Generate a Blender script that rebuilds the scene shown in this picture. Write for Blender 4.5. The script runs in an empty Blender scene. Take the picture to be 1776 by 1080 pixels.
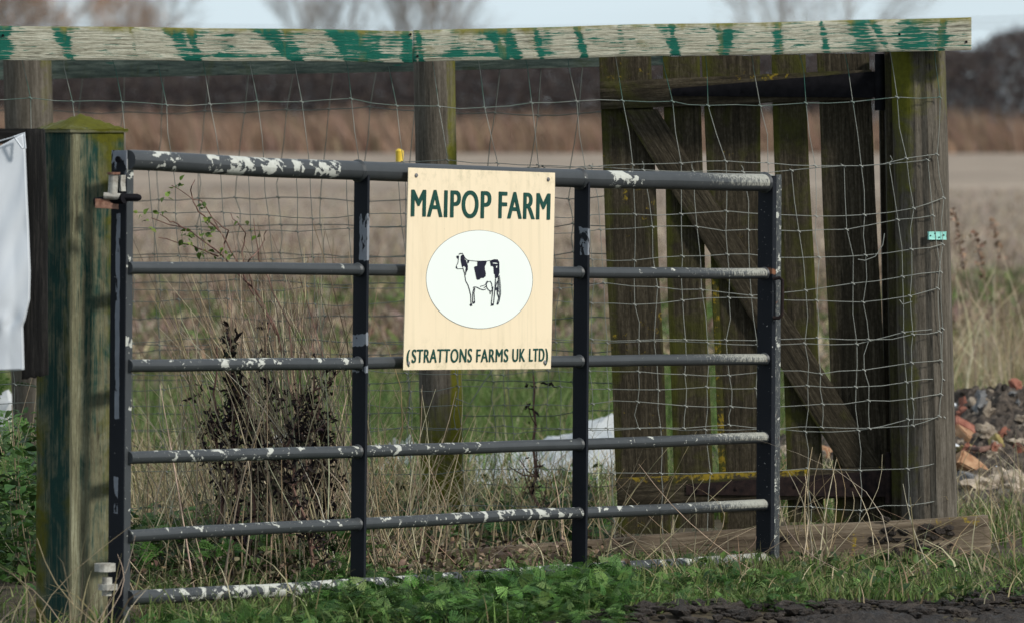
import bpy, math, random
import numpy as np
from mathutils import Vector, noise as mnoise
random.seed(7); rng = np.random.default_rng(7)
R = math.radians
S = bpy.context.scene
COL = S.collection

# ------------------------------------------------------------------ camera, sky, sun
F = 10800.0                       # focal length in photo pixels (photo 1776 wide)
CAMZ = 1.25
TH = math.atan(300 / F)
cd = bpy.data.cameras.new('camera'); cam = bpy.data.objects.new('camera', cd); COL.objects.link(cam)
cam.location = (0, 0, CAMZ); cam.rotation_euler = (R(90) - TH, 0, 0)
cd.sensor_width = 36; cd.lens = 36 * F / 1776; cd.clip_end = 3000; cd.clip_start = .1
cd.dof.use_dof = True; cd.dof.focus_distance = 17.6; cd.dof.aperture_fstop = 8.0
S.camera = cam
SUN_AZ = math.atan2(.83, -.56)    # sun stands behind and to the right of the camera
SUN_EL = R(36)
w = bpy.data.worlds.new('World'); S.world = w; w.use_nodes = True
wn = w.node_tree; bg = wn.nodes['Background']
sky = wn.nodes.new('ShaderNodeTexSky'); sky.sky_type = 'NISHITA'; sky.sun_disc = False
sky.sun_elevation = SUN_EL; sky.sun_rotation = SUN_AZ
sky.air_density = 1.0; sky.dust_density = 2.2; sky.ozone_density = 1.2
wn.links.new(sky.outputs[0], bg.inputs[0]); bg.inputs[1].default_value = .10
tc = wn.nodes.new('ShaderNodeTexCoord'); sx = wn.nodes.new('ShaderNodeSeparateXYZ'); wn.links.new(tc.outputs['Generated'], sx.inputs[0])
vr = wn.nodes.new('ShaderNodeValToRGB'); wn.links.new(sx.outputs[2], vr.inputs[0])      # veil of high thin cloud: brightest low down
for e, (p_, c_) in zip((vr.color_ramp.elements[0], vr.color_ramp.elements[1]), ((0.0, (.55, .65, .70, 1)), (.5, (.40, .46, .53, 1)))): e.position = p_; e.color = c_
cn = wn.nodes.new('ShaderNodeTexNoise'); cn.inputs['Scale'].default_value = 6; cn.inputs['Detail'].default_value = 5
mp = wn.nodes.new('ShaderNodeMapping'); mp.inputs['Scale'].default_value = (1, 1, 7); wn.links.new(tc.outputs['Generated'], mp.inputs[0]); wn.links.new(mp.outputs[0], cn.inputs[0])
cr = wn.nodes.new('ShaderNodeMapRange'); wn.links.new(cn.outputs['Fac'], cr.inputs[0]); cr.inputs[1].default_value = .35; cr.inputs[2].default_value = .6; cr.inputs[3].default_value = .88; cr.inputs[4].default_value = 1.0
b2 = wn.nodes.new('ShaderNodeBackground'); wn.links.new(vr.outputs[0], b2.inputs[0]); b2.inputs[1].default_value = 1.0
mxs = wn.nodes.new('ShaderNodeMixShader'); wn.links.new(cr.outputs[0], mxs.inputs[0]); wn.links.new(bg.outputs[0], mxs.inputs[1]); wn.links.new(b2.outputs[0], mxs.inputs[2])
wn.links.new(mxs.outputs[0], wn.nodes['World Output'].inputs[0])
sl = bpy.data.lights.new('sun', 'SUN'); sl.energy = 2.5; sl.angle = R(6); sl.color = (1, .955, .88)
so = bpy.data.objects.new('sun', sl); COL.objects.link(so)
sd = Vector((math.sin(SUN_AZ) * math.cos(SUN_EL), math.cos(SUN_AZ) * math.cos(SUN_EL), math.sin(SUN_EL)))
so.rotation_euler = sd.to_track_quat('Z', 'Y').to_euler(); so.location = (6, -5, 8)
S.view_settings.view_transform = 'Standard'; S.view_settings.look = 'None'
S.view_settings.exposure = 0.38; S.view_settings.gamma = 1.0
S.render.resolution_x = 1024; S.render.resolution_y = 622

# ------------------------------------------------------------------ point helpers
CT, ST = math.cos(TH), math.sin(TH)
def ray(px, py):
    a = (px - 888) / F; b = (540 - py) / F
    return Vector((a, CT + b * ST, -ST + b * CT))
C0 = Vector((0, 0, CAMZ))
def P(px, py, Y):                 # the point at depth Y seen at photo pixel px, py
    d = ray(px, py); return C0 + d * (Y / d.y)
def gy(py): return 1.25 * F / (py - 240)        # depth of the ground seen at row py
GA = P(218, 500, 15.9); GB = P(1335, 500, 18.2)
gdir = Vector((GB.x - GA.x, GB.y - GA.y, 0)).normalized()
gnor = Vector((gdir.y, -gdir.x, 0))             # gate normal towards the viewer's right
def G(px, py, off=0.0):           # a point on the metal gate's plane
    d = ray(px, py); q = Vector((GA.x, GA.y, 0)) + gnor * off
    t = (q - Vector((0, 0, 0))).dot(gnor) / d.dot(gnor)
    return C0 + d * t
def nz(x, y=0., z=0.): return mnoise.noise(Vector((x, y, z)))
def lerp(a, b, t): return a + (b - a) * t
def interp(x, pts): return float(np.interp(x, [p[0] for p in pts], [p[1] for p in pts]))

# ------------------------------------------------------------------ mesh helpers
class MB:
    def __init__(s): s.v = []; s.f = []; s.u = []; s.a = []
    def vert(s, p, uv=(0, 0, 0), a=(0, 0, 0)):
        s.v.append(tuple(p)); s.u.append(tuple(uv)); s.a.append(tuple(a)); return len(s.v) - 1
    def tube(s, pts, rad, n=8, cap=True, uo=0.0, fa=None, seam=True):
        pts = [Vector(p) for p in pts]
        if not hasattr(rad, '__len__'): rad = [rad] * len(pts)
        L = 0; rings = []; ref = None
        for i, p in enumerate(pts):
            t = (pts[min(i + 1, len(pts) - 1)] - pts[max(i - 1, 0)])
            if t.length < 1e-9: t = Vector((0, 0, 1))
            t.normalize()
            if ref is None:
                ref = Vector((0, 0, 1)) if abs(t.z) < .9 else Vector((1, 0, 0))
            x = t.cross(ref).normalized(); y = x.cross(t).normalized(); ref = y
            if i: L += (p - pts[i - 1]).length
            ring = []
            m = n + 1 if seam else n
            for k in range(m):
                an = 2 * math.pi * k / n
                nv = x * math.cos(an) + y * math.sin(an)
                a = fa(L, nv) if fa else (0, 0, 0)
                ring.append(s.vert(p + nv * rad[i], (L + uo, an * rad[i], uo), a))
            rings.append(ring)
        m = n + 1 if seam else n
        for i in range(len(rings) - 1):
            for k in range(n):
                s.f.append((rings[i][k], rings[i][(k + 1) % m], rings[i + 1][(k + 1) % m], rings[i + 1][k]))
        if cap and n > 3:
            s.f.append(tuple(rings[0][:n][::-1])); s.f.append(tuple(rings[-1][:n]))
    def grid_box(s, TL, TR, BR, BL, depth, nx=8, nzn=8, along='u', jit=0.0, edge=.002, fa=None, uo=0.0, edgef=None, warp=0.0):
        TL, TR, BR, BL = map(Vector, (TL, TR, BR, BL))
        nrm = (TR - TL).cross(BL - TL).normalized()
        if nrm.dot(depth) < 0: nrm = -nrm      # nrm points away from the viewer (into depth)
        LX = ((TR - TL).length + (BR - BL).length) / 2; LZ = ((BL - TL).length + (BR - TR).length) / 2
        layers = []
        for side in (0, 1):
            lay = []
            for j in range(nzn + 1):
                for i in range(nx + 1):
                    u = i / nx; v = j / nzn
                    uu, vv = (edgef(u, v) if edgef else (u, v))
                    p = TL.lerp(TR, uu).lerp(BL.lerp(BR, uu), vv)
                    e = (i in (0, nx)) + (j in (0, nzn))
                    off = 0
                    if e: off = edge * e
                    if jit: p = p + nrm * (nz(u * LX * 9 + uo, v * LZ * 9, side * 7.) * jit)
                    if warp:
                        q = warp * nz((u * LX if along == 'u' else v * LZ) * 2.3 + uo * 3, 5 + uo)
                        p = p + ((BL - TL).normalized() * q if along == 'u' else (TR - TL).normalized() * q)
                    p = p + (nrm * off if side == 0 else depth - nrm * off)
                    uv = (uu * LX + uo, vv * LZ, side * .3) if along == 'u' else (vv * LZ + uo, uu * LX, side * .3)
                    lay.append(s.vert(p, uv, fa(u, v) if fa else (0, 0, 0)))
            layers.append(lay)
        a, b = layers; W = nx + 1
        for j in range(nzn):
            for i in range(nx):
                q = (j * W + i, j * W + i + 1, (j + 1) * W + i + 1, (j + 1) * W + i)
                s.f.append(tuple(a[k] for k in q)); s.f.append(tuple(b[k] for k in q[::-1]))
        rim = [i for i in range(nx + 1)] + [j * W + nx for j in range(1, nzn + 1)] + [nzn * W + i for i in range(nx - 1, -1, -1)] + [j * W for j in range(nzn - 1, 0, -1)]
        for k in range(len(rim)):
            i, j = rim[k], rim[(k + 1) % len(rim)]
            s.f.append((a[j], a[i], b[i], b[j]))
    def box(s, c, x, y, z):        # c centre, x,y,z half-axis vectors
        c, x, y, z = map(Vector, (c, x, y, z))
        s.grid_box(c - x + z - y, c + x + z - y, c + x - z - y, c - x - z - y, y * 2, 2, 2, edge=min(.0015, y.length * .2))
    def poly(s, pts, a=(0, 0, 0)):
        s.f.append(tuple(s.vert(p, (p[0], p[2], 0), a) for p in pts))
    def build(s, name, mat, parent=None, base=None, smooth=True):
        V = np.array(s.v, dtype=np.float64)
        b = Vector(base) if base is not None else (parent_base(parent) if parent else Vector((float(V[:, 0].mean()), float(V[:, 1].mean()), float(V[:, 2].min()))))
        V = V - np.array(b)
        me = bpy.data.meshes.new(name); me.from_pydata(V.tolist(), [], s.f)
        at = me.attributes.new('uvm', 'FLOAT_VECTOR', 'POINT'); at.data.foreach_set('vector', np.array(s.u, dtype=np.float32).ravel())
        at = me.attributes.new('att', 'FLOAT_VECTOR', 'POINT'); at.data.foreach_set('vector', np.array(s.a, dtype=np.float32).ravel())
        if smooth: me.polygons.foreach_set('use_smooth', [True] * len(me.polygons))
        me.materials.append(mat); me.update()
        if smooth:
            try: me.set_sharp_from_angle(angle=R(35))
            except Exception: pass
        o = bpy.data.objects.new(name, me); COL.objects.link(o)
        if parent: o.parent = parent; o.location = b - parent_base(parent)
        else: o.location = b
        BASE[o.name] = b
        return o
BASE = {}
def parent_base(o): return BASE[o.name]
def tag(o, label=None, cat=None, group=None, kind=None):
    if label: o['label'] = label
    if cat: o['category'] = cat
    if group: o['group'] = group
    if kind: o['kind'] = kind
    return o
def thing(name, base, label, cat, group=None):
    o = bpy.data.objects.new(name, None); COL.objects.link(o); o.location = base; o.empty_display_size = .1
    BASE[o.name] = Vector(base); return tag(o, label, cat, group)
def fast_mesh(name, V, Q, mat, colr=None, base=(0, 0, 0), smooth=False, parent=None):   # quads from numpy arrays
    V = V.reshape(-1, 3) - np.array(base); Q = Q.reshape(-1, 4)
    me = bpy.data.meshes.new(name)
    me.vertices.add(len(V)); me.vertices.foreach_set('co', V.astype(np.float32).ravel())
    me.loops.add(Q.size); me.loops.foreach_set('vertex_index', Q.astype(np.int32).ravel())
    me.polygons.add(len(Q)); me.polygons.foreach_set('loop_start', np.arange(0, Q.size, 4, dtype=np.int32))
    me.update(calc_edges=True)
    if colr is not None:
        at = me.attributes.new('tint', 'FLOAT_VECTOR', 'POINT'); at.data.foreach_set('vector', colr.astype(np.float32).ravel())
    if smooth: me.polygons.foreach_set('use_smooth', np.ones(len(Q), bool))
    me.materials.append(mat); me.validate()
    o = bpy.data.objects.new(name, me); COL.objects.link(o)
    if parent: o.parent = parent; o.location = Vector(base) - parent_base(parent)
    else: o.location = base
    BASE[o.name] = Vector(base)
    return o
def blades(base, h, lean, width, col, seg=3, droop=.35):
    """base (n,3), h (n), lean (n,2) horizontal tip offset as a share of h, width (n), col (n,3)"""
    n = len(h); t = np.linspace(0, 1, seg + 1)
    ang = rng.uniform(0, math.pi, n); wx = np.stack([np.cos(ang), np.sin(ang) * .6, np.zeros(n)], 1)
    V = np.zeros((n, seg + 1, 2, 3)); Cc = np.zeros((n, seg + 1, 2, 3))
    for i, tt in enumerate(t):
        c = base.copy(); c[:, 0] += lean[:, 0] * h * tt ** 1.8; c[:, 1] += lean[:, 1] * h * tt ** 1.8
        ll = np.hypot(lean[:, 0], lean[:, 1])
        c[:, 2] += h * (tt - droop * ll * tt ** 2.5)
        ww = (width * (1 - tt ** 1.5 * .9) / 2)[:, None]
        V[:, i, 0] = c - wx * ww; V[:, i, 1] = c + wx * ww
        Cc[:, i, 0] = col; Cc[:, i, 1] = col
    b = (np.arange(n) * (seg + 1) * 2)[:, None, None]
    s_ = (np.arange(seg) * 2)[None, :, None]
    Q = b + s_ + np.array([0, 1, 3, 2])[None, None, :]
    return V.reshape(-1, 3), Q.reshape(-1, 4), Cc.reshape(-1, 3)
def scatter(tv, tq, pos, scale, rot, tilt, tiltdir, col):
    """template verts tv (m,3), quads tq; per copy position, scale, yaw, tilt about a horizontal axis"""
    n = len(pos); c, s_ = np.cos(rot), np.sin(rot)
    v = tv[None] * scale[:, None, None]
    x = v[..., 0] * c[:, None] - v[..., 1] * s_[:, None]; y = v[..., 0] * s_[:, None] + v[..., 1] * c[:, None]; z = v[..., 2]
    ax = np.stack([np.cos(tiltdir), np.sin(tiltdir)], 1); ct, st = np.cos(tilt)[:, None], np.sin(tilt)[:, None]
    a = x * ax[:, :1] + y * ax[:, 1:]; bx = -x * ax[:, 1:] + y * ax[:, :1]
    b2 = bx * ct - z * st; z2 = bx * st + z * ct
    X = a * ax[:, :1] - b2 * ax[:, 1:]; Y = a * ax[:, 1:] + b2 * ax[:, :1]
    V = np.stack([X, Y, z2], 2) + pos[:, None]
    Q = tq[None] + (np.arange(n) * len(tv))[:, None, None]
    Cc = np.repeat(col[:, None], len(tv), 1)
    return V.reshape(-1, 3), Q.reshape(-1, 4), Cc.reshape(-1, 3)
def join(parts):
    off = 0; Vs, Qs, Cs = [], [], []
    for v, q, c in parts: Vs.append(v); Qs.append(q + off); Cs.append(c); off += len(v)
    return np.concatenate(Vs), np.concatenate(Qs), np.concatenate(Cs)
def pick(n, cols, var=.2, w=None):
    cols = np.array(cols, float); k = rng.choice(len(cols), n, p=w)
    return np.clip(cols[k] * (1 + rng.normal(0, var, (n, 1))) * (1 + rng.normal(0, var * .25, (n, 3))), .004, .9)

# ------------------------------------------------------------------ materials
class NT:
    def __init__(s, name, rough=.85, spec=.3):
        s.m = bpy.data.materials.new(name); s.m.use_nodes = True; s.t = s.m.node_tree
        s.b = s.t.nodes['Principled BSDF']; s.b.inputs['Roughness'].default_value = rough
        s.b.inputs['Specular IOR Level'].default_value = spec
    def put(s, sock, v):
        if isinstance(v, bpy.types.NodeSocket): s.t.links.new(v, sock)
        elif v is not None:
            if hasattr(v, '__len__') and len(v) == 3 and sock.type == 'RGBA': v = (*v, 1)
            sock.default_value = v
    def n(s, ty, **k):
        nd = s.t.nodes.new(ty)
        for a, b in k.items(): setattr(nd, a, b)
        return nd
    def attr(s, name): return s.n('ShaderNodeAttribute', attribute_name=name).outputs['Vector']
    def obj(s): return s.n('ShaderNodeTexCoord').outputs['Object']
    def scale(s, v, k):
        nd = s.n('ShaderNodeVectorMath', operation='MULTIPLY'); s.put(nd.inputs[0], v); s.put(nd.inputs[1], k); return nd.outputs[0]
    def sep(s, v):
        nd = s.n('ShaderNodeSeparateXYZ'); s.put(nd.inputs[0], v); return nd.outputs
    def noise(s, v, sc=5., det=5., ro=.6, dist=0.):
        nd = s.n('ShaderNodeTexNoise'); s.put(nd.inputs['Vector'], v); nd.inputs['Scale'].default_value = sc
        nd.inputs['Detail'].default_value = det; nd.inputs['Roughness'].default_value = ro; nd.inputs['Distortion'].default_value = dist
        return nd.outputs['Fac']
    def vor(s, v, sc=5.):
        nd = s.n('ShaderNodeTexVoronoi'); s.put(nd.inputs['Vector'], v); nd.inputs['Scale'].default_value = sc; return nd.outputs['Distance']
    def math(s, op, a, b=None, c=None):
        nd = s.n('ShaderNodeMath', operation=op); s.put(nd.inputs[0], a)
        if b is not None: s.put(nd.inputs[1], b)
        if c is not None: s.put(nd.inputs[2], c)
        return nd.outputs[0]
    def step(s, v, lo, hi):
        nd = s.n('ShaderNodeMapRange'); s.put(nd.inputs[0], v); nd.inputs[1].default_value = lo; nd.inputs[2].default_value = hi
        return nd.outputs[0]
    def mix(s, f, a, b):
        nd = s.n('ShaderNodeMix', data_type='RGBA'); s.put(nd.inputs[0], f); s.put(nd.inputs[6], a); s.put(nd.inputs[7], b); return nd.outputs[2]
    def ramp(s, f, stops):
        nd = s.n('ShaderNodeValToRGB'); s.put(nd.inputs[0], f); e = nd.color_ramp.elements
        while len(e) < len(stops): e.new(.5)
        for i, (p, c) in enumerate(stops): e[i].position = p; e[i].color = (*c, 1)
        return nd.outputs[0]
    def out(s, col, bump=None, strength=.4, dist=.004, rough=None):
        s.put(s.b.inputs['Base Color'], col)
        if bump is not None:
            nd = s.n('ShaderNodeBump'); s.put(nd.inputs['Height'], bump); nd.inputs['Strength'].default_value = strength
            nd.inputs['Distance'].default_value = dist; s.put(s.b.inputs['Normal'], nd.outputs[0])
        if rough is not None: s.put(s.b.inputs['Roughness'], rough)
        return s.m

def wood(name, dark, mid, light, paint=None, pk=(.0, .7, .35), moss=(.10, .105, .012), mossk=.0, lichen=(.42, .30, .03), lk=.0, across=95., sk=.35, gu=5, gv=0, ps=.05):
    t = NT(name, .9, .2); uv = t.attr('uvm'); at = t.sep(t.attr('att'))
    grain = t.noise(t.scale(uv, (gu, across, 3)), 1., 6, .65, .3)
    streak = t.noise(t.scale(uv, (1.3, 22, 2)), 1., 5, .6, .4)
    fine = t.noise(t.scale(uv, (60, 260, 60)), 1., 3, .7)
    blot = t.noise(t.scale(uv, (70, 110, 30)), 1., 5, .7)
    g = t.math('ADD', t.math('MULTIPLY', grain, .5), t.math('ADD', t.math('MULTIPLY', streak, sk), t.math('ADD', t.math('MULTIPLY', fine, .15), t.math('MULTIPLY', blot, .35 - sk))))
    col = t.ramp(g, [(.36, dark), (.5, mid), (.64, light)])
    if gv:
        gr = t.noise(t.scale(uv, (7, 330, 3)), 1., 4, .6, .2); col = t.mix(t.math('MULTIPLY', t.step(gr, .52, .60), gv), col, dark)
    crack = t.noise(t.scale(uv, (1.1, 38, 2)), 1.3, 3, .5, .2)
    cm = t.step(t.math('ABSOLUTE', t.math('SUBTRACT', crack, .5)), .012, .002)
    cm = t.math('MULTIPLY', cm, t.step(t.noise(uv, 4., 2), .45, .6))
    col = t.mix(t.math('MULTIPLY', cm, .8), col, tuple(c * .25 for c in dark))
    if paint:
        big = t.noise(t.scale(uv, (9, 14, 4)), 1., 6, .65, .5)
        v = t.math('ADD', t.math('ADD', at[0], t.math('MULTIPLY', t.math('SUBTRACT', grain, .5), pk[1] * 2)), t.math('MULTIPLY', t.math('SUBTRACT', big, .5), pk[2] * 2))
        v = t.math('ADD', v, pk[0]); pm = t.step(v, .51 - ps, .51 + ps)
        pc = t.mix(t.noise(uv, 14., 4), tuple(c * .6 for c in paint), tuple(min(1, c * 1.35) for c in paint))
        col = t.mix(pm, col, pc)
    ob = t.obj()
    mn = t.noise(ob, 7., 8, .7, .6)
    mm = t.step(t.math('ADD', t.math('ADD', mn, at[1]), mossk), .62, .86)
    mcol = t.mix(t.noise(ob, 60., 4), tuple(c * .45 for c in moss), tuple(c * 1.4 for c in moss))
    col = t.mix(mm, col, mcol)
    ln = t.noise(ob, 48., 6, .75, .4); lb = t.noise(ob, 6., 3)
    lm = t.step(t.math('ADD', t.math('ADD', t.math('MULTIPLY', ln, .7), t.math('MULTIPLY', lb, .3)), t.math('ADD', at[2], lk)), .66, .72)
    col = t.mix(lm, col, t.mix(t.noise(ob, 120., 2), tuple(c * .6 for c in lichen), lichen))
    hb = t.math('ADD', t.math('ADD', grain, t.math('MULTIPLY', fine, .5)), t.math('MULTIPLY', mm, .5))
    return t.out(col, hb, .7, .004)

M = {}
M['rail'] = wood('weathered_rail_wood', (.16, .15, .105), (.52, .50, .385), (.78, .76, .63), paint=(.012, .13, .09), pk=(.01, 1.05, .34), moss=(.20, .185, .05), across=190., gu=11, gv=.75, sk=.25)
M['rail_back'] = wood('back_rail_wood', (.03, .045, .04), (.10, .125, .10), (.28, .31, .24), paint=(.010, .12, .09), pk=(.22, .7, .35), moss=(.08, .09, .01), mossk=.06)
M['post_green'] = wood('painted_post_wood', (.06, .055, .035), (.17, .165, .10), (.36, .36, .25), paint=(.009, .040, .031), pk=(.02, .75, .55), moss=(.085, .085, .006), mossk=.03, across=110., ps=.17, gv=.35, sk=.25)
M['post'] = wood('weathered_post_wood', (.03, .025, .019), (.10, .087, .068), (.19, .168, .14), moss=(.12, .12, .012), mossk=-.03, lk=-.12, across=80., sk=.18)
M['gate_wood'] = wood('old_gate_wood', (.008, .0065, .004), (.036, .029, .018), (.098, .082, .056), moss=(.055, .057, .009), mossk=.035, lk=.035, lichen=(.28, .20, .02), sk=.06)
M['plank'] = wood('base_plank_wood', (.055, .04, .028), (.15, .115, .08), (.27, .22, .16), moss=(.12, .11, .035), mossk=-.03, lk=.02)
M['charred'] = wood('blackened_wood', (.004, .004, .004), (.012, .0115, .011), (.045, .041, .036), mossk=-.3, lk=-.3)

def m_gate():
    t = NT('flaking_gate_paint', .5, .45); uv = t.attr('uvm'); at = t.sep(t.attr('att')); ob = t.obj()
    a = t.noise(t.scale(ob, (27, 27, 36)), 1., 5, .62, .4); b = t.noise(ob, 110., 3, .6)
    v = t.math('ADD', a, at[0]); fl = t.step(v, .70, .712)
    sp = t.step(t.math('ADD', b, t.math('MULTIPLY', at[0], .55)), .735, .75)
    sc = t.step(t.math('ADD', t.noise(t.scale(ob, (260, 260, 60)), 1., 4, .7), at[1]), .72, .85)
    base = t.mix(t.noise(ob, 9., 6, .7), (.024, .028, .031), (.060, .066, .070))
    und = t.step(v, .675, .70)
    base = t.mix(t.math('MULTIPLY', und, .55), base, (.016, .018, .024))
    wc = t.mix(t.noise(ob, 60., 4), (.34, .35, .31), (.58, .59, .54))
    col = t.mix(t.math('MAXIMUM', fl, sp), base, wc)
    col = t.mix(t.math('MULTIPLY', sc, .75), col, (.42, .42, .36))
    ru = t.step(t.math('ADD', t.noise(ob, 30., 5), at[2]), .75, .85)
    col = t.mix(ru, col, t.mix(t.noise(ob, 80., 3), (.10, .045, .025), (.26, .12, .06)))
    return t.out(col, t.math('MULTIPLY', t.math('MAXIMUM', fl, sp), -1), .6, .0015, rough=t.mix(fl, (.5, .5, .5), (.8, .8, .8)))
M['gate'] = m_gate()
def m_stile():
    t = NT('dark_stile_paint', .6, .2); ob = t.obj(); at = t.sep(t.attr('att'))
    v = t.math('ADD', t.noise(t.scale(ob, (26, 26, 9)), 1., 6, .65, .5), at[0])
    fl = t.step(v, .72, .73)
    sp = t.step(t.math('ADD', t.noise(ob, 130., 3, .6), at[1]), .74, .76)
    base = t.mix(t.noise(ob, 8., 5), (.005, .0065, .010), (.012, .0145, .020))
    col = t.mix(fl, base, t.mix(t.noise(ob, 50., 4), (.16, .175, .20), (.27, .29, .32)))
    col = t.mix(sp, col, (.5, .5, .48))
    ru = t.step(t.math('ADD', t.noise(ob, 30., 5), at[2]), .75, .85)
    col = t.mix(ru, col, (.2, .09, .05))
    return t.out(col, fl, .4, .001)
M['stile'] = m_stile()
def flat(name, c1, c2, sc=20., rough=.8, bump=.2, dist=.002, spec=.3, det=5):
    t = NT(name, rough, spec); ob = t.obj(); f = t.noise(ob, sc, det, .65)
    return t.out(t.ramp(f, [(.35, c1), (.65, c2)]), f, bump, dist)
def m_wire():
    t = NT('galvanised_wire', .5, .5); g = t.n('ShaderNodeNewGeometry').outputs['Position']; z = t.sep(g)[2]
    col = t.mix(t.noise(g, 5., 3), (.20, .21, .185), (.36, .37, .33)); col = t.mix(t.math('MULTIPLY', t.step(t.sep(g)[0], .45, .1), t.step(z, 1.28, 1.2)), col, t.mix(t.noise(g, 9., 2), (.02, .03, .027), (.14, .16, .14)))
    pm = t.math('MULTIPLY', t.step(z, 1.30, 1.40), t.step(t.noise(g, 8., 3), .40, .5))
    col = t.mix(pm, col, (.015, .10, .075)); return t.out(col)
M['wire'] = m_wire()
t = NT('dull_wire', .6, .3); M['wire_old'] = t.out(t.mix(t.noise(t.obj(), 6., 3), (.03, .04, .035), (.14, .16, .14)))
M['iron'] = flat('black_iron', (.003, .003, .0045), (.009, .0085, .011), 40, .75, spec=.12)
M['rust_iron'] = flat('rusted_iron', (.010, .008, .009), (.035, .022, .019), 45, .8, spec=.12)
M['pin'] = flat('worn_pale_paint_metal', (.22, .20, .17), (.48, .47, .42), 45, .6)
M['pinrust'] = flat('rust_patch', (.12, .05, .03), (.30, .17, .12), 60, .8)
def m_sheet(name, c, dirt, rough=.5):
    t = NT(name, rough, .3); ob = t.obj()
    col = t.mix(t.step(t.noise(ob, 3., 5, .6), .5, 1.0), c, dirt)
    return t.out(col, t.noise(ob, 5., 3), .12, .004)
M['canvas'] = m_sheet('white_plastic_canvas', (.62, .66, .70), (.42, .44, .46))
M['plastic'] = m_sheet('dirty_white_plastic', (.46, .48, .48), (.24, .23, .20))
def m_sign():
    t = NT('cream_sign_board', .45, .4); ob = t.obj()
    spk = t.step(t.vor(ob, 17.), .035, .02); pm = t.step(t.noise(ob, 30., 2), .52, .6)
    col = t.mix(t.noise(ob, 4., 5), (.82, .685, .475), (.87, .74, .53))
    col = t.mix(t.math('MULTIPLY', t.step(t.noise(t.scale(ob, (9, 9, 3)), 1., 7, .7), .58, .75), .30), col, (.62, .50, .33))
    uz = t.sep(t.attr('uvm')); low = t.step(uz[1], .44, .53); up_ = t.step(uz[1], .09, .0)
    st = t.step(t.noise(t.scale(ob, (60, 60, 2.2)), 1., 4, .6), .52, .72); bl = t.step(t.noise(ob, 26., 6, .75), .5, .68)
    col = t.mix(t.math('MULTIPLY', t.math('ADD', t.math('MULTIPLY', st, .16), t.math('MULTIPLY', t.math('MAXIMUM', low, up_), t.math('MULTIPLY', bl, .45))), 1.), col, (.36, .33, .20))
    return t.out(t.mix(t.math('MULTIPLY', spk, pm), col, (.18, .13, .07)))
M['sign'] = m_sign()
def m_oval():
    t = NT('white_sticker', .4, .4); ob = t.obj()
    spk = t.step(t.vor(ob, 22.), .03, .015); pm = t.step(t.noise(ob, 30., 2), .5, .6)
    col = t.mix(t.noise(ob, 5., 4), (.80, .86, .81), (.85, .90, .85))
    return t.out(t.mix(t.math('MULTIPLY', spk, t.math('MULTIPLY', pm, .6)), col, (.35, .36, .3)))
M['oval'] = m_oval()
M['letter'] = flat('dark_green_vinyl', (.006, .050, .038), (.010, .068, .052), 30, .4)
M['ink'] = flat('black_print', (.008, .007, .02), (.014, .012, .03), 30, .4)
M['inkwhite'] = flat('white_print', (.8, .86, .81), (.82, .88, .83), 30, .4)
M['tagc'] = flat('turquoise_plastic', (.28, .66, .58), (.36, .74, .66), 20, .5)
M['yellow'] = flat('yellow_plastic', (.75, .50, .04), (.85, .6, .08), 20, .5)
M['cable'] = flat('grey_cable', (.2, .21, .22), (.25, .26, .27), 20)
M['bark'] = flat('grey_brown_bark', (.16, .13, .105), (.30, .245, .20), 8)
M['stem'] = flat('dry_stem', (.16, .11, .08), (.36, .28, .20), 30)
M['redstem'] = flat('reddish_dry_stem', (.10, .05, .04), (.22, .13, .10), 30)
def m_tint(name, rough=.75, trans=.0, nsc=40.):
    t = NT(name, rough, .25); c = t.attr('tint'); f = t.noise(t.obj(), nsc, 3)
    nd = t.n('ShaderNodeMix', data_type='RGBA', blend_type='MULTIPLY'); nd.inputs[0].default_value = 1
    t.put(nd.inputs[6], c); t.put(nd.inputs[7], t.ramp(f, [(.3, (.72, .72, .72)), (.7, (1.2, 1.2, 1.2))]))
    m = t.out(nd.outputs[2])
    if trans:
        tr = t.n('ShaderNodeBsdfTranslucent'); t.put(tr.inputs[0], nd.outputs[2])
        mx = t.n('ShaderNodeMixShader'); mx.inputs[0].default_value = trans
        t.t.links.new(t.b.outputs[0], mx.inputs[1]); t.t.links.new(tr.outputs[0], mx.inputs[2])
        t.t.links.new(mx.outputs[0], t.t.nodes['Material Output'].inputs[0])
    return m
M['blade'] = m_tint('grass_blade', .6, .3); M['leaf'] = m_tint('green_leaf', .5, .25, 90.); M['dead'] = m_tint('dead_leaf', .9, .0)
M['far'] = m_tint('far_twig', .95, .0, 3.)
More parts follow.
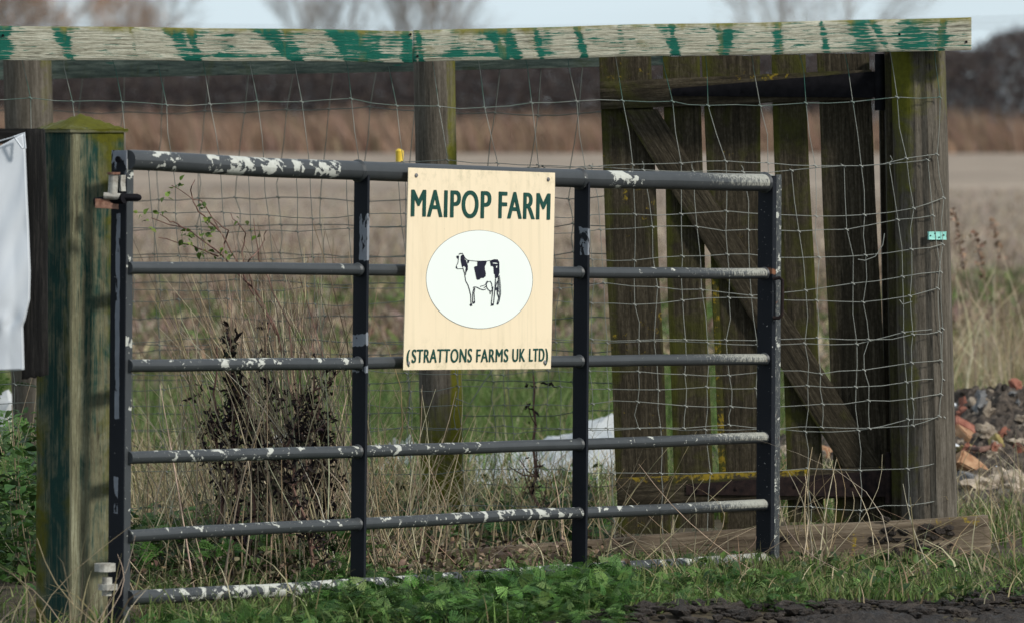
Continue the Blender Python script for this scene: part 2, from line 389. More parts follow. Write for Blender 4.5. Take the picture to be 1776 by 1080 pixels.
def m_ground():
    t = NT('field_ground', .95, .15); g = t.n('ShaderNodeNewGeometry').outputs['Position']; s3 = t.sep(g)
    y = t.math('ADD', s3[1], t.math('MULTIPLY', t.math('SUBTRACT', t.noise(g, .35, 4), .5), 6.))
    
    stub = t.mix(t.step(t.math('ADD', t.math('MULTIPLY', t.noise(t.scale(g, (.5, .16, 1)), 1., 6, .7), .5), t.math('MULTIPLY', t.noise(t.scale(g, (.06, .035, 1)), 1., 5, .6), .5)), .38, .62), (.17, .135, .105), (.40, .325, .25))
    fine = t.noise(g, 9., 6, .75)
    mixd = t.ramp(t.noise(g, 5., 6, .7), [(.36, (.055, .042, .032)), (.47, (.17, .13, .10)), (.56, (.29, .24, .18)), (.63, (.075, .105, .035))])
    grs = t.mix(t.step(t.noise(g, 1.1, 4), .42, .6), t.mix(fine, (.028, .04, .012), (.10, .12, .04)), t.mix(fine, (.05, .035, .025), (.22, .17, .12)))
    near = t.ramp(fine, [(.35, (.03, .024, .017)), (.55, (.085, .068, .045)), (.7, (.05, .06, .02))])
    def band(a, b): return t.step(y, a, b)
    col = t.mix(band(20., 22.), near, grs)
    col = t.mix(band(31., 35.), col, mixd)
    streak = t.math('MULTIPLY', t.math('MULTIPLY', band(46., 50.), band(62., 55.)), t.step(t.noise(g, .9, 5), .42, .56))
    col = t.mix(band(52., 66.), col, stub)
    col = t.mix(t.math('MULTIPLY', streak, .75), col, (.07, .10, .03))
    return t.out(col, fine, .5, .02)
M['ground'] = m_ground()
def m_mud():
    t = NT('wet_mud', .8, .25); g = t.n('ShaderNodeNewGeometry').outputs['Position']
    a = t.noise(g, 8., 8, .75); b = t.noise(g, 60., 5, .7)
    col = t.ramp(t.math('ADD', t.math('MULTIPLY', a, .6), t.math('MULTIPLY', b, .4)), [(.36, (.018, .0145, .012)), (.5, (.062, .050, .042)), (.66, (.16, .135, .115))])
    return t.out(col, t.math('ADD', a, t.math('ADD', b, t.noise(g, 25., 6, .8))), 1., .03, rough=t.math('ADD', t.step(a, .3, .8), .35))
M['mud'] = m_mud()
M['soil'] = flat('dark_rubble_soil', (.014, .011, .009), (.15, .12, .095), 30, .95, 1., .02, det=9)
M['brick_orange'] = flat('orange_brick', (.24, .115, .06), (.46, .29, .17), 24, .95, .6, .004)
M['brick_red'] = flat('red_brick', (.18, .06, .04), (.36, .16, .11), 24, .95, .6, .004)
M['brick_tan'] = flat('mossy_tan_brick', (.20, .16, .05), (.38, .30, .14), 24, .95, .6, .004)
M['concrete'] = flat('pale_concrete', (.20, .16, .12), (.50, .42, .33), 40, .95, .8, .006)
M['grey_stone'] = flat('grey_stone', (.10, .10, .10), (.24, .24, .24), 30, .9, .5, .005)
M['china'] = flat('white_china', (.6, .63, .66), (.75, .77, .79), 30, .3)

# ------------------------------------------------------------------ ground
def h_near(x, y):
    d = 1 if 12 < y < 30 else 0
    return d * (.035 * nz(x * 1.1, y * 1.1) + .018 * nz(x * 5, y * 5, 3) - .01)
xs = np.unique(np.concatenate([np.linspace(-500, 500, 41), np.linspace(-30, 30, 41), np.linspace(-3.2, 3.2, 129)]))
ys = np.unique(np.concatenate([np.linspace(-20, 12, 9), np.linspace(14, 24, 160), np.linspace(24, 60, 60), np.geomspace(60, 1500, 40)]))
gv = np.array([[x, y, (h_near(x, y) if abs(x) < 4 else 0)] for y in ys for x in xs])
nxg = len(xs); q = np.array([[j * nxg + i, j * nxg + i + 1, (j + 1) * nxg + i + 1, (j + 1) * nxg + i] for j in range(len(ys) - 1) for i in range(nxg - 1)])
tag(fast_mesh('ground', gv, q, M['ground'], smooth=True), kind='structure')
# muddy track: everything nearer than the verge line
def verge_y(x): return float(np.interp(x, [-1, 0, .24, .8, 1.45, 3], [15.0, 15.45, 16.0, 16.6, 17.2, 17.9])) + .06 + .12 * nz(x * 5, 7.) + .05 * nz(x * 22, 3.) * nz(x * 2.3, 4.) + .07 * nz(x * 9, 4.)
mx_ = np.unique(np.concatenate([np.linspace(-6, 6, 120), np.linspace(-.3, 2.2, 260)])); mt_ = np.linspace(0, 1, 170)
mv = []
for t_ in mt_:
    for x in mx_:
        ye = verge_y(x); y = ye - (1 - t_) ** 2.6 * 11
        e = min(1, (ye - y) / .7)
        z = h_near(x, y) * (1 if abs(x) < 4 else 0) + .004 + e * (.0 + .03 * abs(nz(x * 3.3, y * 1.7, 1)) + .022 * nz(x * 5, y * 3, 2) + .020 * abs(nz(x * 14, y * 8, 5)) + .014 * nz(x * 40, y * 30)) - .012 * (1 - e)
        mv.append((x, y, z))
nx_ = len(mx_); q = np.array([[j * nx_ + i, j * nx_ + i + 1, (j + 1) * nx_ + i + 1, (j + 1) * nx_ + i] for j in range(len(mt_) - 1) for i in range(nx_ - 1)])
tag(fast_mesh('muddy_track', np.array(mv), q, M['mud'], smooth=True), kind='structure')

# ------------------------------------------------------------------ far background
def rows_of(n, x0, x1, y0, y1): return np.stack([rng.uniform(x0, x1, n), rng.uniform(y0, y1, n), np.zeros(n)], 1)
n = 34000; b = rows_of(n, -75, 75, 505, 552)
hh = rng.uniform(1.2, 4.4, n) * rng.uniform(.75, 1.05, n) * (1 + .18 * np.array([nz(x * .12, 3.) for x in b[:, 0]]))
ln = np.stack([rng.normal(-.32, .22, n), rng.normal(0, .1, n)], 1)
V = blades(b, hh, ln, rng.uniform(.07, .2, n), pick(n, [(.25, .165, .115), (.185, .12, .085), (.32, .225, .16)], .25), 3)
tag(fast_mesh('reed_bed', *V[:2], M['far'], V[2]), 'band of tall dry reeds along the far edge of the field', 'reeds', kind='stuff')
def twig_mass(n, cx, wx, hfun, y0, y1, cols, ln=(.5, 1.4), wd=(.035, .09), low=0.0, upk=1.2):
    x = rng.uniform(cx - wx, cx + wx, n); top = np.array([hfun(a) for a in x]); z = low + (top - low) * rng.uniform(0, 1, n) ** .85
    pos = np.stack([x, rng.uniform(y0, y1, n), z], 1)
    d = rng.normal(0, 1, (n, 3)); d[:, 2] = np.abs(d[:, 2]) * upk; d /= np.linalg.norm(d, axis=1)[:, None]
    L = rng.uniform(*ln, n)
    s_ = np.cross(d, [0, 1, 0]); s_ /= np.linalg.norm(s_, axis=1)[:, None] + 1e-6; wv = s_ * (rng.uniform(*wd, n) / 2)[:, None]
    e = pos + d * L[:, None]
    V = np.stack([pos - wv, pos + wv, e + wv * .4, e - wv * .4], 1)
    Q = np.arange(n * 4).reshape(-1, 4); c = pick(n, cols, .12)
    return V.reshape(-1, 3), Q, np.repeat(c, 4, 0)
def hedge_h(x):
    px = 888 + x / 575 * F
    py = interp(px, [(-400, 128), (0, 128), (300, 128), (560, 120), (900, 112), (1100, 96), (1300, 92), (1500, 92), (1620, 92), (1700, 78), (1776, 60), (2200, 40)])
    return (CAMZ + (240 - py) * 575 / F) * (1 + .10 * nz(x * .25, 8.)) + .5 * nz(x * .9, 1.)
HC = [(.055, .046, .046), (.075, .060, .056), (.047, .041, .043), (.095, .074, .065)]
V = twig_mass(120000, 0, 75, hedge_h, 566, 584, HC, ln=(.4, 1.2), wd=(.05, .15))
V = join([V, twig_mass(26000, -26, 22, lambda x: (2.2 + 3.6 * abs(nz(x * .16, 5.)) + 1.6 * abs(nz(x * .6, 2.))) * min(1., max(.3, -x / 12)), 558, 566, [(.17, .12, .09), (.12, .09, .075), (.22, .16, .12)], wd=(.04, .12))])
tag(fast_mesh('hedgerow', *V[:2], M['far'], V[2]), 'dark leafless hedge and scrub running along the horizon behind the reeds', 'hedge', kind='stuff')

def grow(mb, p, d, L, r, lev, maxl, spread):
    pts = [p]; rad = [r]; k = 4; q = p.copy(); dd = d.copy(); tips = []
    for i in range(k):
        dd = (dd + Vector((random.gauss(0, .09), random.gauss(0, .09), random.gauss(.03, .05)))).normalized()
        q = q + dd * L / k; pts.append(q.copy()); rad.append(r * (1 - .55 * (i + 1) / k))
        if lev < maxl and i >= 1:
            for _ in range(2 if lev < 2 else 2):
                s_ = Vector((random.gauss(0, 1), random.gauss(0, 1), random.gauss(.2, .5))).normalized()
                tips.append((q.copy(), (dd + s_ * spread).normalized(), L * random.uniform(.5, .72), rad[-1] * .62))
    mb.tube(pts, rad, 5 if lev < 2 else 3, cap=False, seam=False)
    for (a, b_, c, e) in tips: grow(mb, a, b_, c, max(e, .012), lev + 1, maxl, spread)
def far_tree(px, Y, H, cw, label, tcols, ntw, stems=1, low=.35, trunk_r=.22, group='bare trees on the horizon', spread=.62):
    x = (px - 888) / F * Y
    root = thing('bare_tree', (x, Y, 0), label, 'tree', group)
    mb = MB()
    for s_ in range(stems):
        a = (s_ - (stems - 1) / 2) * .22
        grow(mb, Vector((x + a * 2, Y, 0)), Vector((a, 0, 1)).normalized(), H * .55, trunk_r, 0, 4, spread)
    mb.build('trunk', M['bark'], root, smooth=False)
    # fine twigs filling the crown's volume in uneven clumps
    cl = []
    for _ in range(26):
        u = random.uniform(-1, 1); v = random.uniform(0, 1)
        cl.append((x + u * cw * (1 - .45 * v), Y + random.uniform(-1, 1) * cw * .7, H * lerp(low, .98, v), random.uniform(.5, 1.3) * cw * .28))
    k = rng.integers(0, len(cl), ntw); cc = np.array(cl)[k]
    pos = cc[:, :3] + rng.normal(0, 1, (ntw, 3)) * cc[:, 3:] * np.array([.7, .7, .8])
    d = rng.normal(0, 1, (ntw, 3)) + (pos - np.array([x, Y, H * .25])) * .25; d /= np.linalg.norm(d, axis=1)[:, None]
    L = rng.uniform(.5, 1.5, ntw); s2 = np.cross(d, [0, 1, 0]); s2 /= np.linalg.norm(s2, axis=1)[:, None] + 1e-6
    wv = s2 * (rng.uniform(.012, .035, ntw))[:, None] * .8; e = pos + d * L[:, None]
    VV = np.stack([pos - wv, pos + wv, e + wv * .3, e - wv * .3], 1).reshape(-1, 3)
    fast_mesh('crown', VV, np.arange(ntw * 4).reshape(-1, 4), M['far'], np.repeat(pick(ntw, tcols, .2), 4, 0), base=(x, Y, 0), parent=root)
BR = [(.50, .26, .12), (.55, .32, .17), (.38, .23, .14)]; GR = [(.30, .25, .21), (.38, .32, .27)]
far_tree(30, 590, 17, 5.5, 'rusty orange twigged bare tree at the far left of the horizon', BR, 6500, 3, .3, .12)
far_tree(205, 596, 16, 5.0, 'orange brown bare tree whose twigs thin out against the sky', BR, 4200, 2, .3, .12)
far_tree(578, 600, 18, 3.4, 'thin bare tree with two pale upright limbs against the sky', GR, 350, 2, .4, .24, spread=.45)
far_tree(742, 597, 18, 3.6, 'bare tree with a fan of brown limbs above the middle fence post', [(.40, .30, .23)], 600, 3, .4, .30, spread=.45)
far_tree(1390, 600, 21, 7.0, 'wide spreading grey bare tree above the wooden gate', GR, 1800, 2, .3, .26)
for (x0, y0, x1, y1, lb) in ((-400, 30, 2300, 12, 'upper one of the faint overhead cables crossing the sky'), (-400, 36, 2300, 26, 'lower one of the faint overhead cables crossing the sky')):
    mb = MB(); a = P(x0, y0, 420); b_ = P(x1, y1, 400)
    mb.tube([a.lerp(b_, i / 20) - Vector((0, 0, 1.1 * math.sin(math.pi * i / 20))) for i in range(21)], .035, 5)
    tag(mb.build('overhead_cable', M['cable']), lb, 'cable', 'overhead cables')

# ------------------------------------------------------------------ field litter and grasses behind the fence
def fill(n, py0, py1, padx=.4, power=1.):
    py = rng.uniform(py0, py1, n); Y = 1.25 * F / (py - 240)
    x = rng.uniform(-1, 1, n) * (Y * .0823 + padx)
    return np.stack([x, Y, np.zeros(n)], 1)
def nzv(b, s_=1., o=0.): return np.array([nz(x * s_, y * s_, o) for x, y in b[:, :2]])
TAN = [(.34, .27, .19), (.25, .19, .135), (.46, .38, .28), (.15, .11, .085)]
GRN = [(.085, .145, .035), (.13, .20, .05), (.055, .095, .025), (.17, .22, .075)]
n = 26000; b = fill(n, 330, 500, 1.5); h = rng.uniform(.06, .2, n)
V1 = blades(b, h, rng.normal(0, .5, (n, 2)), rng.uniform(.012, .03, n), pick(n, TAN, .25), 1)
tag(fast_mesh('stubble', *V1[:2], M['blade'], V1[2]), 'pale cut straw stubble covering the field behind the fences', 'stubble', kind='stuff')
n = 30000; b = fill(n, 480, 660, 1.); k = nzv(b, .55, 2.); h = rng.uniform(.04, .2, n)
c = pick(n, [(.32, .235, .16), (.22, .155, .11), (.40, .32, .235), (.12, .085, .06)], .3)
gm = (k > .19) | (rng.uniform(0, 1, n) < .07); c[gm] = pick(int(gm.sum()), GRN, .25)
V1 = blades(b, h, rng.normal(0, .9, (n, 2)), rng.uniform(.01, .045, n), c, 2)
tag(fast_mesh('weeds', *V1[:2], M['blade'], V1[2]), 'mixed dead leaves and low green weeds between the field and the grass strip', 'weeds', kind='stuff')
n = 60000; b = fill(n, 650, 905, .5); k = nzv(b, .9, 5.)
h = rng.uniform(.05, .17, n) * (1 + k * .6); keep = (k + rng.uniform(-.3, .5, n)) > -.1
keep &= ~((b[:, 0] > 1.35) & (b[:, 1] > 20.6) & (b[:, 1] < 23.5)); b, h, n = b[keep], h[keep], int(keep.sum())
V1 = blades(b, h, rng.normal(0, .35, (n, 2)), rng.uniform(.004, .009, n), pick(n, GRN, .22), 3)
tag(fast_mesh('grass', *V1[:2], M['blade'], V1[2]), 'green grass growing behind the wire fence and round the soil heap', 'grass', kind='stuff')
# long dry grass round the fence foot and behind the metal gate
def pxpos(n, px0, px1, Y0, Y1):
    Y = rng.uniform(Y0, Y1, n); px = rng.uniform(px0, px1, n)
    return np.stack([(px - 888) / F * Y, Y, np.zeros(n)], 1)
parts = []
for (n, a, b_, Y0, Y1, h0, h1, sg) in ((1300, -80, 1900, 18.8, 22, .1, .34, .5), (620, 620, 1080, 18.7, 20.6, .12, .42, .5), (900, 220, 620, 18.6, 21, .2, .5, .5), (500, 220, 640, 17., 18.5, .08, .3, .6), (130, 1000, 1780, 17.2, 18.3, .06, .22, .8), (110, 1150, 1780, 16.7, 17.6, .04, .12, .8),
        (40, 1640, 1800, 19, 20.6, .08, .22, .8), (90, 120, 560, 15.7, 17, .06, .22, .9), (26, -40, 230, 14.9, 15.6, .15, .4, .9), (2600, -300, 2000, 23, 36, .06, .24, .5), (900, 1640, 1850, 27, 34, .1, .5, .4)):
    bb = pxpos(n, a, b_, Y0, Y1); hh = rng.uniform(h0, h1, n)
    parts.append(blades(bb, hh, rng.normal(.0, sg, (n, 2)), rng.uniform(.003, .0065, n), pick(n, [(.42, .35, .21), (.52, .45, .29), (.33, .26, .15), (.26, .20, .11)], .2), 4))
V1 = join(parts); tag(fast_mesh('dry_grass', *V1[:2], M['blade'], V1[2]), 'long straw coloured grass stalks leaning round the fence foot and gate', 'dry grass', kind='stuff')
# fresh verge grass in front
parts = []
for (n, a, b_, Y0, Y1, h0, h1) in ((1800, 240, 1150, 15.6, 17.0, .05, .13), (9000, 1000, 1900, 16.3, 18.4, .015, .065), (7500, -100, 1900, 15.5, 18.6, .02, .07), (2500, 1100, 1900, 16.1, 17.4, .02, .06), (900, 1600, 1900, 18.9, 20.9, .04, .12), (400, 1130, 1330, 17.0, 18., .03, .09), (500, 1380, 1540, 18.6, 20, .05, .16)):
    bb = pxpos(n, a, b_, Y0, Y1); kk = nzv(bb, 1.6, 9.); ok = (kk + rng.uniform(-.25, .45, n) > -.05) & (bb[:, 1] > np.array([verge_y(x) - .10 * random.random() for x in bb[:, 0]]))
    bb = bb[ok]; m_ = len(bb)
    parts.append(blades(bb, rng.uniform(h0, h1, m_), rng.normal(0, .5, (m_, 2)), rng.uniform(.004, .008, m_), pick(m_, GRN + [(.22, .22, .10)], .22), 3))
V1 = join(parts); tag(fast_mesh('verge_grass', *V1[:2], M['blade'], V1[2]), 'short green verge grass between the muddy track and the planks', 'grass', kind='stuff')
# feathery cow parsley and nettle cover
def frond():
    v, q = [], []
    def leaf(p, d, l, w_):
        d = Vector(d).normalized(); s_ = d.cross(Vector((0, 0, 1))).normalized(); p = Vector(p); i = len(v)
        m = p + d * l * .45
        v.extend([tuple(p), tuple(m + s_ * w_ + Vector((0, 0, .0015))), tuple(p + d * l - Vector((0, 0, l * .18))), tuple(m - s_ * w_ + Vector((0, 0, .0015)))]); q.append((i, i + 1, i + 2, i + 3))
    for k in range(6):
        t_ = .30 + k * .12; z = .32 * t_ - .34 * t_ * t_; c = Vector((0, t_, z)); L = .34 * (1 - .8 * (k / 6.))
        for sg in (-1, 1):
            for j in range(3):
                s2 = (j + .6) / 3 * L; pz = c + Vector((sg * s2, s2 * .45, -s2 * s2 * .5))
                for a in (-.9, .9): leaf(pz, (sg * math.cos(a) , .5 + math.sin(a), .05), L * .42, L * .15)
            leaf(c + Vector((sg * L, L * .45, -L * L * .5)), (sg, .6, -.1), L * .42, L * .14)
    leaf(Vector((0, 1.0, -.02)), (0, 1, -.1), .16, .05)
    i = len(v); v.extend([(-.008, 0, 0), (.008, 0, 0), (.004, 1, -.02), (-.004, 1, -.02)]); q.append((i, i + 1, i + 2, i + 3))
    return np.array(v), np.array(q)
ftv, ftq = frond()
def cover_pos(n, px0, px1, Y0, Y1, hm):
    bb = pxpos(n, px0, px1, Y0, Y1); kk = nzv(bb, 2.2, 13.)
    ok = kk + rng.uniform(-.3, .5, n) > -.08
    bb = bb[ok]; bb[:, 2] = rng.uniform(.0, 1, len(bb)) * hm * (1 + kk[ok] * .9); return bb
parts = []
for (n, a, b_, Y0, Y1, hm, sc0, sc1) in ((6000, 540, 1090, 15.75, 17.0, .07, .025, .062), (1300, 250, 600, 15.5, 16.0, .03, .02, .055), (700, 1060, 1400, 16.4, 17.3, .035, .025, .06), (900, 220, 640, 17.0, 18.4, .16, .04, .09), (500, 640, 1100, 18.9, 20.5, .08, .05, .10), (320, 1400, 1800, 16.9, 17.8, .015, .02, .045), (420, -60, 70, 17.5, 19.5, .35, .06, .13)):
    bb = cover_pos(n, a, b_, Y0, Y1, hm); m_ = len(bb)
    parts.append(scatter(ftv, ftq, bb, rng.uniform(sc0, sc1, m_), rng.uniform(0, 6.28, m_), rng.normal(.2, .6, m_), rng.uniform(0, 6.28, m_), pick(m_, [(.06, .14, .03), (.10, .21, .045), (.035, .085, .022), (.15, .25, .07)], .22)))
V1 = join(parts); tag(fast_mesh('cow_parsley', *V1[:2], M['leaf'], V1[2]), 'feathery green cow parsley leaves carpeting the foot of the gate', 'plants', kind='stuff')
# broad leaves (nettle, bramble, ivy)
def broadleaf():
    v, q = [], []; N = 5
    ws = [.02, .24, .34, .27, .14, .0]
    for i in range(N + 1):
        t_ = i / N; z = -.25 * t_ * t_
        v += [(-ws[i], t_, z + ws[i] * .35), (0, t_, z), (ws[i], t_, z + ws[i] * .35)]
    for i in range(N):
        a = i * 3; q += [(a, a + 1, a + 4, a + 3), (a + 1, a + 2, a + 5, a + 4)]
    return np.array(v), np.array(q)
btv, btq = broadleaf()
parts = []
for (n, a, b_, Y0, Y1, hm, s0, s1) in ((800, -60, 75, 17.0, 19.0, .48, .025, .05), (900, 220, 640, 17.1, 18.4, .2, .03, .055), (700, 600, 1080, 16.2, 16.9, .09, .025, .05), (700, 620, 1040, 18.9, 21, .16, .03, .06), (350, 1040, 1700, 16.7, 18.3, .06, .02, .04)):
    bb = pxpos(n, a, b_, Y0, Y1); bb[:, 2] = rng.uniform(0, hm, n) * (.7 + .6 * np.abs(nzv(bb, 2.5, 1.))); 
    parts.append(scatter(btv, btq, bb, rng.uniform(s0, s1, n), rng.uniform(0, 6.28, n), rng.normal(.2, .5, n), rng.uniform(0, 6.28, n), pick(n, [(.045, .10, .022), (.08, .15, .035), (.03, .06, .018)], .25)))
V1 = join(parts); tag(fast_mesh('nettles', *V1[:2], M['leaf'], V1[2]), 'broad green nettle and bramble leaves low in the hedge bottom', 'plants', kind='stuff')
# litter of dead leaves and old stems near the ground
parts = []
for (n, a, b_, Y0, Y1, hm, cols) in ((2600, 200, 640, 16.8, 18.5, .12, [(.04, .032, .024), (.09, .07, .048), (.16, .125, .08)]), (1200, 620, 1100, 17, 19, .06, [(.12, .085, .06), (.25, .19, .13)])):
    bb = pxpos(n, a, b_, Y0, Y1); bb[:, 2] = rng.uniform(0, hm, n)
    parts.append(scatter(btv, btq, bb, rng.uniform(.01, .026, n), rng.uniform(0, 6.28, n), rng.normal(0, .9, n), rng.uniform(0, 6.28, n), pick(n, cols, .3)))
V1 = join(parts); tag(fast_mesh('leaf_litter', *V1[:2], M['dead'], V1[2]), 'brown dead leaf litter under the plants behind the metal gate', 'leaves', kind='stuff')

# ------------------------------------------------------------------ fence: posts, rails, wire
DF = 18.60
def rear_depth(px): return interp(px, [(-300, 23.3), (90, 22.0), (755, 19.86), (1160, 18.98)])
fence = thing('fence', (0.4, 18.7, 0), 'tall double fence of round posts with flaking green rails and sagging wire mesh', 'fence')
def knotdist(s_px, ks): return min(abs(s_px - k) for k in ks)
GP = [(8, 16), (108, 12), (225, 9), (316, 20), (395, 9), (470, 24), (598, 20), (716, 14), (868, 24), (928, 8), (1006, 10), (1080, 5), (1168, 14), (1258, 14), (1348, 8), (1425, 10), (1508, 26), (1600, 30), (440, 14), (620, 12), (290, 12), (500, 12)]
KN = [(-60, 20, 30, 1), (-200, 16, -10, 1), (5, 18, 0, 1), (100, 13, 24, .95), (120, 6, 6, .5), (228, 5, 8, .55), (298, 15, 30, 1), (328, 8, 14, .9), (395, 12, 0, .4), (455, 20, 62, 1), (492, 9, 30, .6), (580, 15, 25, 1), (612, 22, 6, .85), (645, 16, 0, .5),
      (704, 10, 6, 1), (724, 4, 8, .8), (790, 14, 0, .35), (848, 13, 30, 1), (872, 14, 26, 1), (928, 6, 12, .8), (948, 10, 0, .3), (1000, 7, 14, 1), (1075, 6, 6, .45), (1143, 9, 34, .75), (1163, 8, 8, 1), (1240, 9, 22, .65), (1264, 11, -8, 1),
      (1347, 9, 5, .65), (1425, 7, 8, .8), (1485, 20, 20, .85), (1512, 8, 28, .7), (1588, 42, 0, .62), (1636, 9, -4, 1)]
def rail_attr(px0, px1, band):
    def fa(u, v):
        px = lerp(px0, px1, u); g = 0
        for c, w_, sl_, st2 in KN:
            ww = w_ * (1 + .45 * nz(c * .37, v * 3.5)) * (1.15 - .5 * v if sl_ > 20 else .75 + .4 * v)
            d_ = px - (c + sl_ * v + 5 * nz(c, v * 4)); g = max(g, st2 * math.exp(-(d_ / ww) ** 4))
        side = interp(px, [(0, .04), (230, .0), (300, .08), (400, .10), (720, .22), (850, .12), (1100, .08), (1300, .11), (1685, .11)])
        low = (.22 * math.exp(-((v - .82) / .10) ** 2) * (1 if 300 < px < 900 else .2) - (.30 if v > .92 else 0)) * (1 - g)
        paint = .22 + .42 * g + side * .9 + low + .07 * nz(px * .02, v * 2)
        moss = .26 * max(0, 1 - v * 4) + (.10 if g > .5 and nz(px * .05) > .1 else 0) + .06 * nz(px * .02, 9) + (.05 if 1100 < px < 1330 or px > 1560 or 740 < px < 830 else 0)
        return (paint, moss, -.2)
    return fa
bk = Vector((0, .042, 0))
for (x0, x1, yt0, yt1, yb0, yb1, uo) in ((-420, 715.5, 41, 53, 103, 107.5, 0), (716.5, 1685, 53, 30, 107.5, 86.5, 3.)):
    mb = MB(); nn = int((x1 - x0) / 4)
    mb.grid_box(P(x0, yt0, DF), P(x1, yt1, DF), P(x1, yb1, DF), P(x0, yb0, DF), bk, nn, 16, jit=.003, edge=.003, fa=rail_attr(x0, x1, 0), uo=uo, warp=.004)
    r_ = mb.build('front_rail', M['rail'], fence)
    for (px, py) in ([(5, 62), (712, 60)] if x0 < 0 else [(724, 98), (1676, 73), (1560, 60)]):
        mb = MB(); p = P(px, py, DF - .003); mb.tube([p, p + Vector((0, .01, 0))], .004, 8); mb.build('nail', M['iron'], r_)
mb = MB()
for a, b_ in ((-300, 717), (718, 1160)):
    ya, yb = rear_depth(a), rear_depth(b_)
    t0, t1 = interp(a, [(-300, 100), (90, 98), (1160, 76)]), interp(b_, [(-300, 100), (90, 98), (1160, 76)])
    q0, q1 = interp(a, [(-300, 145), (90, 138), (1040, 117), (1160, 113)]), interp(b_, [(-300, 145), (90, 138), (1040, 117), (1160, 113)])
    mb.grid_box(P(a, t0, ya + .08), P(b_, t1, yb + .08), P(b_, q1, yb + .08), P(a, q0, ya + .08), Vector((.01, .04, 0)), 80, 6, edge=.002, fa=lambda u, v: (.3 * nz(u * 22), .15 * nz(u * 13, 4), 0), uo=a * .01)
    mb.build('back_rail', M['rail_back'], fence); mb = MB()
def round_post(top, bot, r, mat, name='post', fa=None, seed=0., parent=None, crack=None):
    mb = MB(); N = 26; K = 28; L = (top - bot).length
    rings = []
    for i in range(N + 1):
        t_ = i / N; c = bot.lerp(top, t_); ring = []
        for k in range(K + 1):
            an = 2 * math.pi * k / K
            rr = r * (1.03 - .05 * t_ + .04 * nz(math.cos(an) * 1.2 + seed, math.sin(an) * 1.2, t_ * 3) + .004 * nz(an * 6 + seed, t_ * 9))
            if crack is not None and k % K in crack: rr *= .90
            ring.append(mb.vert(c + Vector((math.cos(an) * rr, math.sin(an) * rr, 0)), (t_ * L + seed, an * r, 0), fa(an, t_) if fa else (0, 0, 0)))
        rings.append(ring)
    for i in range(N):
        for k in range(K): mb.f.append((rings[i][k], rings[i][k + 1], rings[i + 1][k + 1], rings[i + 1][k]))
    mb.f.append(tuple(rings[-1][:K])); mb.f.append(tuple(rings[0][:K][::-1]))
    return mb.build(name, mat, parent)
def gnd(px, Y, z=-.15):
    p = P(px, 500, Y); return Vector((p.x, Y, z))
# right post
Yp = DF + .155
T = P(1592, 88, Yp); Bt = gnd(1616, Yp); ang_moss = lambda an, t_: (0, (.18 if math.cos(an) < -.35 else -.02) + (.22 if t_ > .88 else 0) + (.12 if 1.25 < 0 else 0), -.1 + (.26 if (4.0 < an < 4.75 and .5 < t_ < .66) else 0))
round_post(T, Bt, .083, M['post'], 'post', ang_moss, 2., fence, crack=(21,))
Ym = 19.72
round_post(P(753, 96, Ym), gnd(770, Ym), .067, M['post'], 'post', lambda an, t_: (0, (.30 if math.cos(an) > .55 else -.03) + (.75 * max(0, (.48 - t_) * 2.0)), -.15), 5., fence)
round_post(P(47, 96, 21.7), gnd(70, 21.7), .086, M['post'], 'post', lambda an, t_: (0, .18 if math.cos(an) > .6 else -.05, -.2), 9., fence)
# squared jamb timber beside the right post
mb = MB(); mb.grid_box(P(1535, 88, DF + .15), P(1560, 88, DF + .15), P(1574, 925, DF + .15), P(1549, 925, DF + .15), Vector((0, .08, 0)), 4, 40, 'v', .002, fa=lambda u, v: (0, .16 - .05 * u, -.1))
mb.build('jamb', M['gate_wood'], fence)
mb = MB(); mb.grid_box(P(1524, 96, DF + .30), P(1536, 96, DF + .30), P(1550, 900, DF + .30), P(1538, 900, DF + .30), Vector((0, .05, 0)), 2, 30, 'v', .002)
mb.build('jamb', M['gate_wood'], fence)

def net(rows, xs_, dfun, mat, name, parent, seed, lean, r=.00115, jx=3.2, jy=2.4, knot=True, vstep=None, rshift=None):
    rr = random.Random(seed); mb = MB(); node = {}
    for i, y in enumerate(rows):
        dr = rr.uniform(-6, 6) if vstep is None else 0
        for j, x in enumerate(xs_):
            px = x + lean(y, x) + rr.gauss(0, jx) * (0 if i == 0 else 1); py = y + (rshift(x, y) if rshift else 0) + rr.gauss(0, jy)
            node[i, j] = (px, py)
    def W(p): return P(p[0], p[1], dfun(p[0]))
    for i in range(len(rows)):                                   # line wires
        if i == 0: continue
        pts = []
        for j in range(len(xs_)):
            p = node[i, j]; pts.append(W(p))
            if j < len(xs_) - 1:
                q = node[i, j + 1]; pts.append(W(((p[0] + q[0]) / 2 + rr.gauss(0, 3), (p[1] + q[1]) / 2 + rr.gauss(.8, 1.6))))
        mb.tube(pts, r, 5, seam=False)
    for j in range(len(xs_)):                                    # stay wires
        pts = []; 
        for i in range(len(rows)):
            p = node[i, j]; pts.append(W(p))
            if i < len(rows) - 1:
                q = node[i + 1, j]; pts.append(W(((p[0] + q[0]) / 2 + rr.gauss(0, 2.2), (p[1] + q[1]) / 2)))
        mb.tube(pts, r * .85, 4, seam=False)
    if knot:
        for (i, j), p in node.items():
            if i == 0: continue
            a = W(p); mb.tube([a + Vector((-.006, -.002, .003)), a + Vector((0, -.003, .0)), a + Vector((.005, -.002, -.004))], r * 1.35, 5, seam=False)
    return mb.build(name, mat, parent, smooth=True)
def front_depth(px):
    if px < 1580: return DF + .056 + (.004 if px > 1500 else 0)
    t_ = min(1, max(0, (px - 1605) / 46)); return DF + .058 + .085 * (1 - math.sqrt(max(0, 1 - t_ * t_)))
